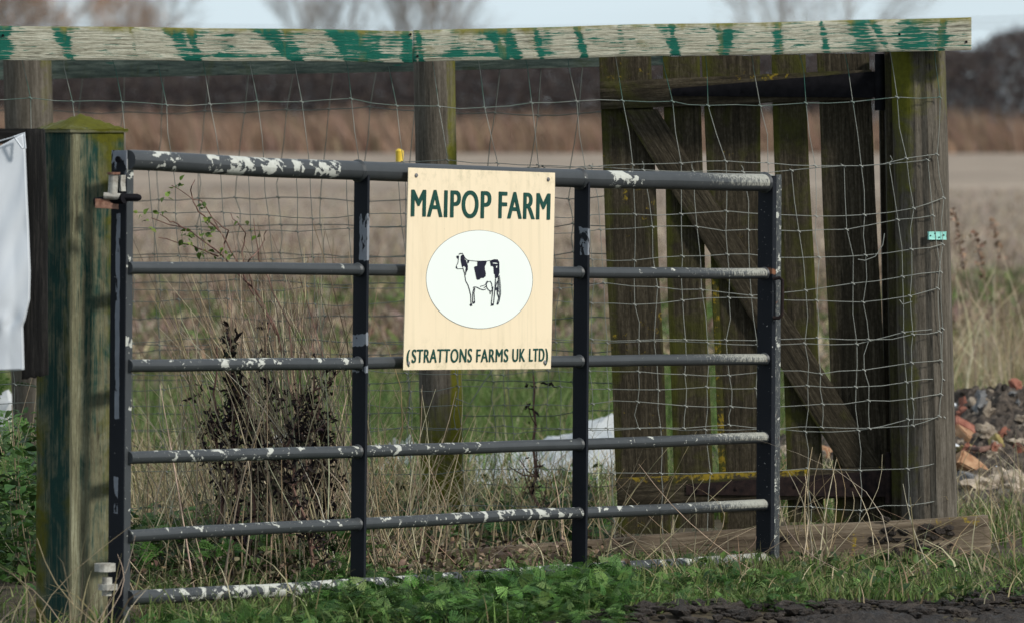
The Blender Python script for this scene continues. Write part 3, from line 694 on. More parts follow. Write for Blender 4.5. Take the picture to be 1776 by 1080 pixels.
def riseR(x, y): return -max(0, (x - 1450) / 200) * interp(y, [(180, 14), (400, 28), (900, 22)]) + (10 if y < 200 and 900 < x < 1350 else 0) * 0 + 4 * math.sin(x * .013 + y)
la = lambda y, x: interp(y, [(60, -12), (107, -6), (180, 8), (290, 26), (900, 40)]) * (1 if x < 1580 else .3)
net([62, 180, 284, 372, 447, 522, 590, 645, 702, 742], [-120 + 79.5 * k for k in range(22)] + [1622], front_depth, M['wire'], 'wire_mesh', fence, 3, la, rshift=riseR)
lb_ = lambda y, x: interp(y, [(290, 0), (500, 22), (900, 34)])
def bdepth(px): return front_depth(px) + .006
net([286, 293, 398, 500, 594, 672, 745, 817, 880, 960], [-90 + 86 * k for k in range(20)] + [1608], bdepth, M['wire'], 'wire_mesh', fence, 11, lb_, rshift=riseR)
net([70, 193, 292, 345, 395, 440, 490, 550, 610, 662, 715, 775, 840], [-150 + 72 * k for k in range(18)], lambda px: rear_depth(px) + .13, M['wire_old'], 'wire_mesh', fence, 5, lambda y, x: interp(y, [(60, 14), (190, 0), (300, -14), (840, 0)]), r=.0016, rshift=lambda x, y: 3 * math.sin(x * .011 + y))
# loose wire ends
mb = MB()
mb.tube([P(x, y, DF + .05) for x, y in ((1534, 405), (1531, 425), (1518, 445), (1500, 452), (1488, 450))], .0013, 4); mb.build('loose_wire', M['wire'], fence); mb = MB()
mb.tube([P(x, y, DF + .05) for x, y in ((1560, 520), (1566, 528), (1582, 523))], .0013, 4); mb.build('loose_wire', M['wire'], fence); mb = MB()
mb.tube([P(x, y, DF + .05) for x, y in ((790, 690), (815, 700), (835, 668), (855, 640))], .0015, 4)
mb.build('loose_wire', M['wire'], fence)
# turquoise tag nailed to the right post
tp = P(1625, 409, DF + .075)
mb = MB(); mb.grid_box(P(1610, 402, DF + .060), P(1640, 402, DF + .088), P(1640, 416, DF + .088), P(1610, 416, DF + .060), Vector((.001, .003, 0)), 4, 2)
tg = mb.build('tag', M['tagc']); tag(tg, 'small turquoise plastic tag with black dots nailed to the right fence post', 'tag')
for px, py in ((1614, 409), (1622, 405), (1629, 412), (1637, 408)):
    mb = MB(); p = P(px, py, lerp(DF + .060, DF + .088, (px - 1610) / 30) - .002); mb.tube([p, p + Vector((0, .002, 0))], .0022, 8); mb.build('nail', M['iron'], tg)

# ------------------------------------------------------------------ wooden gate behind the wire
DW = DF + .20
wg = thing('wooden_gate', gnd(1300, DW, 0), 'old dark mossy wooden ledged gate with diagonal brace standing open behind the wire', 'gate')
def mossb(m0, m1, l_=0.):
    return lambda u, v: (0, lerp(m0, m1, u) + .08 * nz(v * 6, m0 * 10) + (.16 if u < .12 or u > .9 else 0), l_)
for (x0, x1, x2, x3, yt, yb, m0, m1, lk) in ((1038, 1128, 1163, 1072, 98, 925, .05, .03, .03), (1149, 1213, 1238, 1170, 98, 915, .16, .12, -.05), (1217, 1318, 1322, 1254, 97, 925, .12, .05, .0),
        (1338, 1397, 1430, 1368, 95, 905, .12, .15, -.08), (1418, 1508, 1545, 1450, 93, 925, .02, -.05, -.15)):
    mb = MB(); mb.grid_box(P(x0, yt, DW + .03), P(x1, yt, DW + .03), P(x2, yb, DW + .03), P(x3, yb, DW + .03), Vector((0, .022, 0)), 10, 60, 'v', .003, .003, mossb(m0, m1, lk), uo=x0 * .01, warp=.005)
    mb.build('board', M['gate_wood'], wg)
mb = MB(); mb.grid_box(P(1235, 480, DW + .022), P(1246, 480, DW + .022), P(1262, 905, DW + .022), P(1250, 905, DW + .022), Vector((0, .006, 0)), 2, 30, 'v', .001, fa=lambda u, v: (0, .25, .12)); mb.build('batten', M['gate_wood'], wg)
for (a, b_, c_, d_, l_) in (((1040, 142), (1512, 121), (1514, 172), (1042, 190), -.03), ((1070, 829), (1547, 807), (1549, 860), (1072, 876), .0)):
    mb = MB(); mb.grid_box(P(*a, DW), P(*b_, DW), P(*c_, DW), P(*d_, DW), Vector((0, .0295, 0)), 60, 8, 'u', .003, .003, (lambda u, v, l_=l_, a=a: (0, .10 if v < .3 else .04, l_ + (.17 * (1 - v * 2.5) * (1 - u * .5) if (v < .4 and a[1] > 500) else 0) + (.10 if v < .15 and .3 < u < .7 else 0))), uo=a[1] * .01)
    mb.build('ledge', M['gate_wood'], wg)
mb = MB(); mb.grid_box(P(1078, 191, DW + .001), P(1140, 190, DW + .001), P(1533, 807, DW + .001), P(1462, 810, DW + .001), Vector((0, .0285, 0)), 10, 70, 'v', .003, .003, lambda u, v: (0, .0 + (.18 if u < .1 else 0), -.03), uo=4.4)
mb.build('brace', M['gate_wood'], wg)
def strap(pts, mat, plate, bolts):
    mb = MB(); (a, b_, c_, d_) = pts
    mb.grid_box(P(*a, DW - .006), P(*b_, DW - .006), P(*c_, DW - .006), P(*d_, DW - .006), Vector((0, .0055, 0)), 20, 3, 'u', .0004, .001)
    (x0, y0, x1, y1) = plate
    p0, p1 = P((x0 + x1) / 2, y0, DW - .004), P((x0 + x1) / 2, y1, DW - .004)
    mb.tube([p0, p1], (x1 - x0) / 2 / F * DW, 14)
    p0, p1 = P(x1 + 3, y0 + 8, DW - .014), P(x1 + 3, y1 - 6, DW - .014)
    h = mb.build('hinge', mat, wg)
    for px, py in bolts:
        mb = MB(); p = P(px, py, DW - .010); mb.tube([p, p + Vector((0, .006, 0))], .0055, 10); mb.build('bolt', mat, h)
strap(((1165, 154), (1520, 124), (1520, 170), (1165, 167)), M['iron'], (1517, 94, 1535, 192), [(1190, 161), (1290, 157), (1400, 150), (1480, 148)])
strap(((1190, 839), (1547, 814), (1548, 861), (1190, 857)), M['rust_iron'], (1535, 784, 1549, 872), [(1210, 848), (1278, 846), (1380, 842), (1480, 839)])

# ------------------------------------------------------------------ planks on the ground
mb = MB(); mb.grid_box(P(1348, 913, 18.50), P(1714, 895, 18.50), P(1722, 974, 18.50), P(1350, 985, 18.50), Vector((0, .05, 0)), 70, 12, 'u', .006, .004, lambda u, v: (0, .05 * (v < .2), .03 + (.13 if .75 < u < .97 and v < .22 else 0) + .14 * math.exp(-((u - .14) / .06) ** 2) * (v < .6) + .15 * math.exp(-((u - .36) / .05) ** 2) * (v > .2) - .05), uo=1., warp=.004)
tag(mb.build('plank', M['plank']), 'weathered plank with yellow lichen on edge below the right fence post', 'plank', 'planks along the fence foot')
mb = MB(); mb.grid_box(P(722, 958, 18.47), P(1342, 913, 18.47), P(1342, 985, 18.47), P(722, 1003, 18.47), Vector((0, .05, 0)), 90, 10, 'u', .006, .004, lambda u, v: (0, -.05, -.06), uo=5., warp=.006)
tag(mb.build('plank', M['plank']), 'reddish brown plank on edge behind the foot of the metal gate', 'plank', 'planks along the fence foot')
mb = MB(); mb.grid_box(P(1500, 978, 18.36), P(1750, 966, 18.36), P(1752, 992, 18.36), P(1500, 1003, 18.36), Vector((0, .09, 0)), 50, 4, 'u', .005, .003, lambda u, v: (0, .05, .0), uo=8.)
tag(mb.build('plank', M['plank']), 'thin low plank lying in the grass in front of the lichened plank', 'plank', 'planks along the fence foot')
# mud clods stuck on the right plank
def rock(c, r, sx=1., sy=1., sz=1., sub=2, rough=.35, seed=0., squash=None):
    import bmesh
    bm = bmesh.new(); bmesh.ops.create_icosphere(bm, subdivisions=sub, radius=1)
    mb = MB()
    for v in bm.verts:
        p = v.co.copy(); k = 1 + rough * nz(p.x * 1.6 + seed, p.y * 1.6, p.z * 1.6) + rough * .4 * nz(p.x * 4 + seed, p.y * 4, p.z * 4)
        mb.vert(Vector(c) + Vector((p.x * sx, p.y * sy, p.z * sz)) * k * r)
    for f in bm.faces: mb.f.append(tuple(v.index for v in f.verts))
    bm.free(); return mb
mb = MB()
for k in range(60):
    cx, cy = random.choice([(1610, 925), (1630, 915), (1590, 950), (1530, 935), (1545, 915), (1365, 945), (1640, 955), (1560, 965), (1660, 972)])
    p = P(cx + random.gauss(0, 13), cy + random.gauss(0, 9), 18.497)
    rb = rock(p, random.uniform(.005, .014), 1.3, .7, .8, 1, .6, k * 3.1); o = len(mb.v)
    for v in rb.v: mb.vert(v)
    mb.f += [tuple(i + o for i in f) for f in rb.f]
tag(mb.build('mud_clods', M['mud']), 'dried mud splashed on the face of the lichened plank', 'mud', kind='stuff')

Vs, Fs = [], []
tmpl = [rock((0, 0, 0), 1, 1.3, 1., .6, 1, .9, k * 4.7) for k in range(8)]
import itertools
mbc = MB()
for k in range(2600):
    x = random.uniform(-.9, 2.3); ye = verge_y(x); y = ye + .12 - abs(random.gauss(0, .38)); tm = random.choice(tmpl); sc = random.uniform(.004, .012) * random.choice((1, 1, 1, 2.2)); an = random.random() * 6.28; c_, s2_ = math.cos(an), math.sin(an)
    o = len(mbc.v); z = h_near(x, y) + .012
    for v in tm.v: mbc.vert((x + (v[0] * c_ - v[1] * s2_) * sc, y + (v[0] * s2_ + v[1] * c_) * sc, z + v[2] * sc))
    mbc.f += [tuple(i + o for i in f) for f in tm.f]
tag(mbc.build('mud_crumbs', M['mud'], smooth=False), 'crumbs and clods of dark mud scattered along the edge of the track', 'mud', kind='stuff')

# ------------------------------------------------------------------ painted gatepost, hinges
gpb = gnd(130, 16.05, -.15)
gp = thing('gatepost', Vector((gpb.x, 16.05, 0)), 'thick square wooden gatepost in flaking green paint with mossy pyramid top', 'post')
def post_ring(py):
    z_l = 0
    l = P(interp(py, [(215, 66), (1080, 58)]), py, 16.05); f = P(interp(py, [(215, 125), (1080, 124)]), py, 15.955); r_ = P(interp(py, [(215, 207), (1080, 201)]), py, 16.03)
    return l, f, r_
mb = MB()
f0 = P(125, 222, 15.955)
e1 = Vector((-.79 * 0 - .0, 0, 0))
a_ = .166; dl = Vector((-.61, .79, 0)).normalized(); dr = Vector((.80, .60, 0)).normalized(); dl = Vector((-dr.y, dr.x, 0)) 
def gpost_face(org_top, org_bot, d, uo, fa):
    mb.grid_box(org_top, org_top + d * a_, org_bot + d * a_, org_bot, Vector((0, 0, 0)), 1, 1)
topz, botz = P(123, 222, 15.955), P(121, 1180, 15.955)
# ring profile: rounded-corner square, extruded in height with a fine grid
def sq_profile():
    pts = []
    N = 12
    for (o, d) in ((Vector((0, 0, 0)), dr), (dr * a_, dl), (dr * a_ + dl * a_, -dr), (dl * a_, -dl)):
        for k in range(N):
            t_ = (k + .5) / N; t_ = .5 + (t_ - .5) * 1.03
            pts.append((o + d * a_ * t_, t_))
    return pts
pf = sq_profile(); Nz = 70; rings = []
for i in range(Nz + 1):
    t_ = i / Nz; c = topz.lerp(botz, t_); ring = []
    for k in range(len(pf) + 1):
        p, tt = pf[k % len(pf)]; side = (k % len(pf)) // 12
        paint = {0: interp(tt, [(0, .0), (.10, .15), (.2, .40), (.45, .48), (.6, .38), (.75, .45), (1, .8)]), 1: .2, 2: .2, 3: interp(tt, [(0, .40), (.3, .55), (.6, .66), (.85, .60), (1, .42)])}[side]
        if side == 0: paint += interp(t_, [(0, .10), (.3, .08), (.45, -.02), (.6, -.06), (.9, -.14)]) + .12 * nz(t_ * 9, tt * 4)
        moss = {0: interp(tt, [(0, -.1), (.4, .03), (.72, .24), (.95, .16)]) - .1 * t_ + (.14 if t_ < .02 else 0), 1: 0, 2: 0, 3: interp(tt, [(0, .20), (.2, .16), (.4, .02), (.75, .0), (1, .16)]) + (.08 if tt < .4 and t_ > .5 else 0)}[side]
        ring.append(mb.vert(c + p + Vector((nz(k * .7, t_ * 9), nz(k * .7, t_ * 9, 4), 0)) * .0015, (t_ * 1.5, k * a_ / 12, side), (paint, moss, -.2)))
    rings.append(ring)
for i in range(Nz):
    for k in range(len(pf)): mb.f.append((rings[i][k], rings[i + 1][k], rings[i + 1][k + 1], rings[i][k + 1]))
mb.build('shaft', M['post_green'], gp)
mb = MB(); ctr = topz + dr * a_ / 2 + dl * a_ / 2; apex = ctr + Vector((0, 0, .034)); 
K = 10; cg = []
for j in range(K + 1):
    row = []
    for i in range(K + 1):
        u, v = i / K, j / K; ex = 1.07
        p = ctr + dr * a_ * ex * (u - .5) + dl * a_ * ex * (v - .5); hgt = .040 * (1 - 2 * max(abs(u - .5), abs(v - .5)))
        row.append(mb.vert(p + Vector((0, 0, hgt - .003 + .0025 * nz(u * 5, v * 5))), (u * .15, v * .15, 3), (-.3, .33, -.1)))
    cg.append(row)
lo = [mb.vert(ctr + dr * a_ * 1.07 * (u - .5) + dl * a_ * 1.07 * (v - .5) + Vector((0, 0, -.012)), (0, 0, 0), (-.3, .1, -.2)) for u, v in ((0, 0), (1, 0), (1, 1), (0, 1))]
for j in range(K):
    for i in range(K): mb.f.append((cg[j][i], cg[j][i + 1], cg[j + 1][i + 1], cg[j + 1][i]))
mb.f.append((lo[0], lo[1]) + tuple(cg[0][::-1])); mb.f.append((lo[1], lo[2]) + tuple(cg[j][K] for j in range(K, -1, -1)))
mb.f.append((lo[2], lo[3]) + tuple(cg[K])); mb.f.append((lo[3], lo[0]) + tuple(cg[j][0] for j in range(K + 1))); mb.f.append(tuple(lo[::-1]))
mb.build('cap', M['post_green'], gp)
hy = 15.86
mb = MB(); mb.tube([P(197, 303, hy), P(195, 340, hy)], .0125, 14); mb.tube([P(180, 340, hy - .006), P(211, 342, hy - .006)], .009, 12)
hk = mb.build('hinge_hook', M['pin'], gp)
mb = MB(); mb.tube([P(197, 299, hy), P(197, 303, hy)], .0165, 14); mb.build('cap_washer', M['pinrust'], hk)
mb = MB(); mb.box(P(185, 354, hy + .004), Vector((.029, .006, -.002)), Vector((-.002, .012, 0)), Vector((0, 0, .0115))); mb.build('plate', M['pinrust'], hk)
mb = MB(); mb.tube([P(165, 352, hy + .02), P(208, 345, hy + .0), P(216, 344, hy - .01)], [.013, .013, .014], 12); mb.build('bracket', M['iron'], hk)
mb = MB(); a = P(205, 343, hy); mb.tube([a, P(238, 343, hy - .0), P(243, 343.5, hy), P(245.5, 344, hy)], [.0098, .0098, .0075, .003], 12); mb.build('bolt', M['iron'], hk)
mb = MB(); mb.tube([P(186, 1000, hy), P(185, 1032, hy)], .013, 14)
mb.tube([P(182, 976, hy), P(182, 990, hy)], .027, 16); mb.tube([P(187, 1012, hy), P(187, 1022, hy)], .025, 16); mb.build('hinge_hook', M['pin'], gp)

# ------------------------------------------------------------------ metal field gate
mg = thing('metal_gate', Vector((GA.x, GA.y, 0)), 'dark grey tubular steel field gate with white paint flakes hung on the green gatepost', 'gate')
XB = [228, 444, 628, 888, 1010, 1335]
def stile(name, top, bot, along, perp, wear, off=0.0, n_v=60, fa=None):
    a = G(*top, off); b_ = G(*bot, off)
    m = MB(); m.grid_box(a - gnor * perp / 2 - gdir * along / 2, a + gnor * perp / 2 - gdir * along / 2, b_ + gnor * perp / 2 - gdir * along / 2, b_ - gnor * perp / 2 - gdir * along / 2,
                         gdir * along, 4, n_v, 'v', 0, .0012, fa or (lambda u, v: wear))
    return m
# hinge stile: an angle iron, one leg towards the post, one along the gate
a, b_ = G(219, 261), G(212, 1090)
def flank(u, v):
    py = lerp(261, 1090, v)
    s_ = .42 if (0.25 < u < .75 and (interp(py, [(360, 0), (380, 1), (700, 1), (740, .2), (820, 0), (830, 1), (890, 1), (900, 0), (1090, .2)]) > .5)) else (.34 if py < 320 else -.06)
    return (s_ - .12, .02, 0)
mb = MB(); bb_ = -gnor * .050
mb.grid_box(a + bb_, a, b_, b_ + bb_, gdir * .005, 8, 120, 'v', 0, .0008, flank)
st_ = mb.build('hinge_stile', M['stile'], mg)
mb = MB(); mb.grid_box(a + gdir * .005, a + gdir * .030, b_ + gdir * .030, b_ + gdir * .005, -gnor * .005, 3, 120, 'v', 0, .0006, lambda u, v: (.06 + (.14 if v < .06 or abs(v - .235) < .01 or abs(v - .4) < .012 else 0), .03, 0))
mb.build('flange', M['gate'], st_)
mb = MB(); p = G(211, 277, .001) - gnor * .012 - gdir * .002; mb.tube([p, p + gdir * .004], .0085, 14)
p1 = G(212, 311, .001) - gnor * .010 - gdir * .001
mb.build('bolt_hole', M['iron'], st_)
mb = MB(); mb.grid_box(G(209, 304) - gdir * .0015, G(217, 304) - gdir * .0015, G(217, 332) - gdir * .0015, G(209, 332) - gdir * .0015, gdir * .001, 2, 2); mb.build('slot', M['pin'], st_)
for (t_, b2, al, pe, w_) in (((628, 302), (621, 1000), .012, .046, 0), ((1010, 315), (1005, 985), .012, .048, 1), ((1331, 305), (1327, 968), .022, .052, 2)):
    def fa(u, v, w_=w_):
        py = lerp(t_[1], b2[1], v)
        k = 0
        if w_ == 0: k = .30 if 370 < py < 450 and u > .25 else (.2 if abs(py - 590) < 12 or abs(py - 640) < 6 else -.05)
        if w_ == 1: k = .30 if 395 < py < 445 and u > .3 else -.05
        return (k, -.02 + (.06 if w_ == 2 else 0), .35 if (w_ == 2 and 462 < py < 478) else 0)
    stile('s', t_, b2, al, pe, None, 0, 90, fa).build('stile', M['stile'], mg)
# pale worn edge strip on the latch stile
a, b_ = G(1338, 303, .0), G(1334, 968, .0)
mb = MB(); mb.grid_box(a + gnor * .027 - gdir * .012, a + gnor * .027 + gdir * .014, b_ + gnor * .027 + gdir * .014, b_ + gnor * .027 - gdir * .012, -gnor * .0055, 3, 120, 'v', 0, .0006, lambda u, v: (.10, .17, .12))
mb.build('edge_strip', M['gate'], mg)
BARS = [([278, 290, 297, 306.5, 311, 317], .0255, [(228, .06), (242, .0), (252, .15), (305, .15), (312, -.05), (343, -.05), (350, .18), (372, .18), (378, .08), (384, .20), (424, .20), (431, .0), (438, .15), (486, .15), (490, -.1), (496, .16), (513, .16), (518, -.1), (534, .18), (585, .15), (592, -.1), (700, -.08), (1042, -.05), (1050, .17), (1100, .17), (1106, -.06), (1220, .0), (1335, .02)]),
        ([464, 466, 468, 471.5, 473, 474.5], .0158, [(228, -.02), (300, .02), (330, -.04), (640, .03), (680, -.04), (1050, .0), (1150, .10), (1200, .05), (1335, .03)]),
        ([634, 631, 629.5, 627, 626, 622], .0163, [(228, .08), (300, .10), (400, .16), (450, .17), (480, .08), (600, .10), (640, .0), (700, .02), (1010, .02), (1335, .04)]),
        ([793, 787, 782, 774, 770, 758], .0163, [(228, .08), (400, .15), (480, .12), (560, .02), (610, .12), (660, .1), (800, .12), (870, .02), (940, .03), (1010, .05), (1335, .06)]),
        ([929, 916, 908, 893, 889, 874], .0163, [(228, .0), (300, .10), (400, .07), (620, .06), (760, .12), (860, .14), (900, .14), (970, .15), (1010, .06), (1335, .08)]),
        ([1036, 1025, 1014, 996, 988, 968], .019, [(228, .0), (290, .14), (480, .2), (620, .16), (1000, .1), (1335, .1)])]
for yy, r_, wr in BARS:
    pts = []; pxs = []
    for k in range(101):
        px = lerp(222, 1336, k / 100); py = float(np.interp(px, XB, yy)); pts.append(G(px, py)); pxs.append(px)
    L = 0; Ls = [0]
    for i in range(1, 101): L += (pts[i] - pts[i - 1]).length; Ls.append(L)
    def fa(l, nv, Ls=Ls, pxs=pxs, wr=wr, r_=r_):
        px = float(np.interp(l, Ls, pxs)); up = nv.z
        wv_ = interp(px, wr)
        return (wv_ * (1.15 if r_ > .02 else 1.0) + (.03 * up), (.34 * max(0, min(1, (px - 1150) / 170)) if up > -.5 else -.02) + (.07 if up > .5 else 0) + (.05 if yy[0] > 900 else 0), .22 if px > 1318 and r_ < .02 else -.1)
    mb = MB(); mb.tube([p + Vector((0, 0, .0016 * nz(i * .11, r_ * 90 + yy[0]))) for i, p in enumerate(pts)], r_, 20, fa=fa); br_ = mb.build('bar', M['gate'], mg)
    for px in (622, 1006, 1327):
        q = G(px, float(np.interp(px, XB, yy))); mb = MB(); mb.tube([q - gdir * .011, q - gdir * .004], [r_ * 1.02, r_ * 1.22], 16, fa=lambda l, nv: (.06, .06, .12)); mb.build('weld', M['gate'], br_)
mb = MB()
mb.tube([G(1341, 484, .03), G(1352, 482, .045), G(1357, 486, .052), G(1357, 516, .052), G(1356, 546, .052), G(1351, 551, .045), G(1341, 551, .03)], .0052, 10)
mb.build('latch_handle', M['rust_iron'], mg)

# ------------------------------------------------------------------ sign
SO = .045
sg = thing('sign', Vector(G(828, 640, SO)), 'cream farm sign with green lettering and a cow in a white oval', 'sign')
Q4 = [(709, 291), (963.5, 300), (956, 639), (700, 641)]
mb = MB(); mb.grid_box(*[G(*p, SO) for p in Q4], -gnor * .004, 10, 10, 'u', 0, .0008); mb.build('panel', M['sign'], sg)
def fill_poly(pts, off, mb, th=.0006):
    f = [mb.vert(G(*p, off)) for p in pts]; b2 = [mb.vert(G(*p, off - th)) for p in pts]
    mb.f.append(tuple(f)); n = len(f)
    for i in range(n): mb.f.append((f[i], f[(i + 1) % n], b2[(i + 1) % n], b2[i]))
mb = MB(); fill_poly([(831.5 + 92 * math.cos(t_) , 484.5 + 84.5 * math.sin(t_) + (t_ and 0) + math.cos(t_) * 1.0) for t_ in np.linspace(0, 2 * math.pi, 97)[:-1]], SO + .0012, mb)
ov = mb.build('oval', M['oval'], sg, smooth=False)
mb = MB()
for k in range(96):
    pass
mb = MB(); pts = [G(831.5 + 92.3 * math.cos(t_), 484.5 + 84.8 * math.sin(t_) + math.cos(t_), SO + .0006) for t_ in np.linspace(0, 2 * math.pi, 97)]
mb.tube(pts, .0008, 4, cap=False, seam=False); mb.build('oval_edge', M['grey_stone'], sg)
def CZ(x, y): return (780 + x / 8.31, 420 + y / 8.31)
COWP = [[(98, 200), (130, 195), (135, 215), (118, 245), (100, 225)], [(128, 175), (145, 160), (185, 158), (190, 170), (160, 172), (140, 182)],
 [(160, 205), (175, 185), (195, 185), (222, 235), (212, 245), (235, 262), (250, 310), (262, 340), (262, 400), (240, 440), (232, 485), (226, 450), (228, 400), (235, 370), (215, 350), (200, 345), (195, 360), (178, 360), (172, 330), (158, 260)],
 [(258, 258), (285, 262), (280, 290), (262, 315), (252, 290)],
 [(400, 278), (535, 275), (525, 320), (507, 350), (508, 400), (522, 450), (518, 495), (490, 518), (455, 518), (430, 540), (400, 545), (388, 530), (375, 470), (352, 365), (362, 352), (398, 345)],
 [(580, 268), (640, 250), (690, 250), (715, 290), (718, 440), (700, 500), (680, 522), (655, 520), (650, 462), (636, 455), (632, 360), (615, 345), (595, 350), (588, 320)],
 [(92, 345), (105, 350), (112, 375), (98, 376)], [(287, 900), (312, 870), (328, 915), (300, 925)], [(330, 884), (350, 850), (366, 855), (365, 878), (335, 892)], [(588, 918), (605, 882), (640, 890), (632, 914)], [(673, 895), (690, 862), (712, 872), (700, 902)]]
COWL = [([(190, 172), (225, 235), (260, 262), (320, 270), (400, 276), (540, 274), (580, 266)], 6), ([(132, 205), (120, 300), (97, 345), (92, 370), (115, 385), (185, 385)], 6),
 ([(190, 370), (215, 450), (232, 560), (265, 620)], 7), ([(265, 620), (287, 690), (305, 770), (308, 868)], 8), ([(355, 650), (337, 720), (332, 870)], 9), ([(366, 665), (354, 730), (362, 852)], 6),
 ([(340, 652), (360, 644), (395, 650), (440, 675), (490, 688), (525, 675)], 7), ([(530, 605), (553, 570), (588, 565), (608, 600), (616, 680), (600, 708), (562, 690), (535, 650), (530, 605)], 6),
 ([(583, 706), (588, 745)], 8), ([(612, 700), (620, 742)], 8), ([(443, 637), (490, 626), (530, 604)], 6), ([(500, 656), (530, 632)], 9), ([(626, 645), (614, 780), (602, 885)], 6),
 ([(664, 525), (660, 600), (653, 700), (636, 880)], 7), ([(690, 560), (667, 640), (672, 690)], 6), ([(686, 650), (690, 740), (712, 800), (692, 868)], 8), ([(706, 500), (698, 600), (700, 720)], 6),
 ([(718, 480), (735, 620), (738, 740), (714, 865)], 5), ([(712, 490), (718, 640), (722, 800)], 5), ([(545, 560), (520, 612)], 7), ([(240, 380), (237, 425)], 4)]
for i, pl in enumerate(COWP):
    mb = MB(); fill_poly([CZ(*p) for p in pl], SO + .0022 + i * .00001, mb); mb.build('cow_patch', M['ink'], sg, smooth=False)
mb = MB()
for i, (pl, w_) in enumerate(COWL):
    w_ = w_ * .62
    for j in range(len(pl) - 1):
        (x0, y0), (x1, y1) = pl[j], pl[j + 1]; L = math.hypot(x1 - x0, y1 - y0); nx2, ny2 = -(y1 - y0) / L * w_, (x1 - x0) / L * w_; ex, ey = (x1 - x0) / L * w_ * .5, (y1 - y0) / L * w_ * .5
        fill_poly([CZ(x0 - ex + nx2, y0 - ey + ny2), CZ(x1 + ex + nx2, y1 + ey + ny2), CZ(x1 + ex - nx2, y1 + ey - ny2), CZ(x0 - ex - nx2, y0 - ey - ny2)], SO + .0024 + (i * 7 + j) * .00001, mb)
mb.build('cow_outline', M['ink'], sg, smooth=False)
mb = MB(); fill_poly([CZ(*p) for p in ((612, 308), (640, 298), (680, 303), (692, 315), (650, 312))], SO + .0032, mb); fill_poly([CZ(*p) for p in ((668, 350), (687, 340), (680, 372), (668, 374))], SO + .0032, mb)
mb.build('cow_highlight', M['inkwhite'], sg, smooth=False)
def lettering(txt, TL, TR, BRc, BLc, off, mat, bold=.5, name='lettering'):
    def tmesh(body):
        cu = bpy.data.curves.new('txt', 'FONT'); cu.body = body; cu.size = 1; cu.resolution_u = 6; cu.space_character = 1.10
        ob = bpy.data.objects.new('txt', cu); COL.objects.link(ob); bpy.context.view_layer.update()
        me = bpy.data.meshes.new_from_object(ob.evaluated_get(bpy.context.evaluated_depsgraph_get())); bpy.data.objects.remove(ob); return me
    me = tmesh(txt); zs = [v.co.y for v in tmesh('H').vertices]; y0, y1 = min(zs), max(zs)
    xsv = [v.co.x for v in me.vertices]; x0, x1 = min(xsv), max(xsv)
    mb = MB()
    for ci, (dx, dy) in enumerate(((-bold, -bold * .25), (0, 0), (bold, bold * .25), (-bold / 2, bold * .25), (bold / 2, -bold * .25))):     # thickens the strokes
        o = len(mb.v)
        for v in me.vertices:
            u = (v.co.x - x0) / (x1 - x0); t_ = (v.co.y - y0) / (y1 - y0)
            a = (lerp(TL[0], TR[0], u), lerp(TL[1], TR[1], u)); b2 = (lerp(BLc[0], BRc[0], u), lerp(BLc[1], BRc[1], u))
            mb.vert(G(lerp(b2[0], a[0], t_) + dx, lerp(b2[1], a[1], t_) + dy, off + ci * .00012))
        for f in me.polygons: mb.f.append(tuple(i + o for i in f.vertices))
    return mb.build(name, mat, sg, smooth=False)
lettering('MAIPOP', (715, 329.5), (851.5, 332.5), (850.5, 379), (714, 375), SO + .0012, M['letter'], 1.25)
lettering('FARM', (866.5, 333), (954, 336.5), (953, 381), (865.5, 378.5), SO + .0012, M['letter'], 1.25)
lettering('STRATTONS', (715.5, 605.5), (819, 604), (818, 627), (714.5, 628), SO + .0012, M['letter'], .5)
lettering('FARMS', (827, 605), (882, 604.5), (881, 626.5), (826.5, 627), SO + .0012, M['letter'], .5)
lettering('UK', (889.5, 604.3), (911, 604), (910.5, 626), (889, 626.3), SO + .0012, M['letter'], .5)
lettering('LTD', (918.5, 604), (944.5, 603.5), (944, 625.5), (918, 626), SO + .0012, M['letter'], .5)
lettering('(', (706.5, 606), (711, 606), (710.5, 627.5), (706, 627.5), SO + .0012, M['letter'], .5)
lettering(')', (946.5, 604), (950.5, 604), (950, 625.5), (946, 625.5), SO + .0012, M['letter'], .5)
for px, py in ((722, 304.5), (951, 311.5), (708.5, 629), (945, 627.5)):
    mb = MB(); p = G(px, py, SO + .0005); mb.tube([p, p + gnor * .0025], [.0062, .0045], 12); mb.build('screw', M['grey_stone'], sg)

# ------------------------------------------------------------------ blackened frame and white sheet at the left edge
fr = thing('timber_frame', Vector(gnd(60, 15.75, 0)), 'blackened rough timber frame at the left edge beside the green gatepost', 'frame')
mb = MB()
def rag(u, v): return (u, v * (1 + (.012 * nz(u * 9, 2.) if v > .9 else 0)) + (.012 * nz(u * 30, 1.) if v > .98 else 0))
mb.grid_box(P(45, 224, 15.76), P(76, 226, 15.76), P(83, 650, 15.76), P(38, 658, 15.76), Vector((0, .05, 0)), 10, 80, 'v', .006, .003, lambda u, v: (0, 0, 0), edgef=rag, warp=.006)
mb.build('upright', M['charred'], fr)
mb = MB(); mb.grid_box(P(-130, 223, 15.765), P(74, 223.5, 15.765), P(74, 250, 15.765), P(-130, 250, 15.765), Vector((0, .044, 0)), 30, 4, 'u', .003, .002, lambda u, v: (0, .0, 0)); mb.build('crosspiece', M['charred'], fr)
sheet = thing('white_sheet', Vector(gnd(-20, 15.72, .5)), 'white plastic sheet stretched over the blackened timber frame', 'sheet')
mb = MB(); NU, NV = 50, 110; vi = []
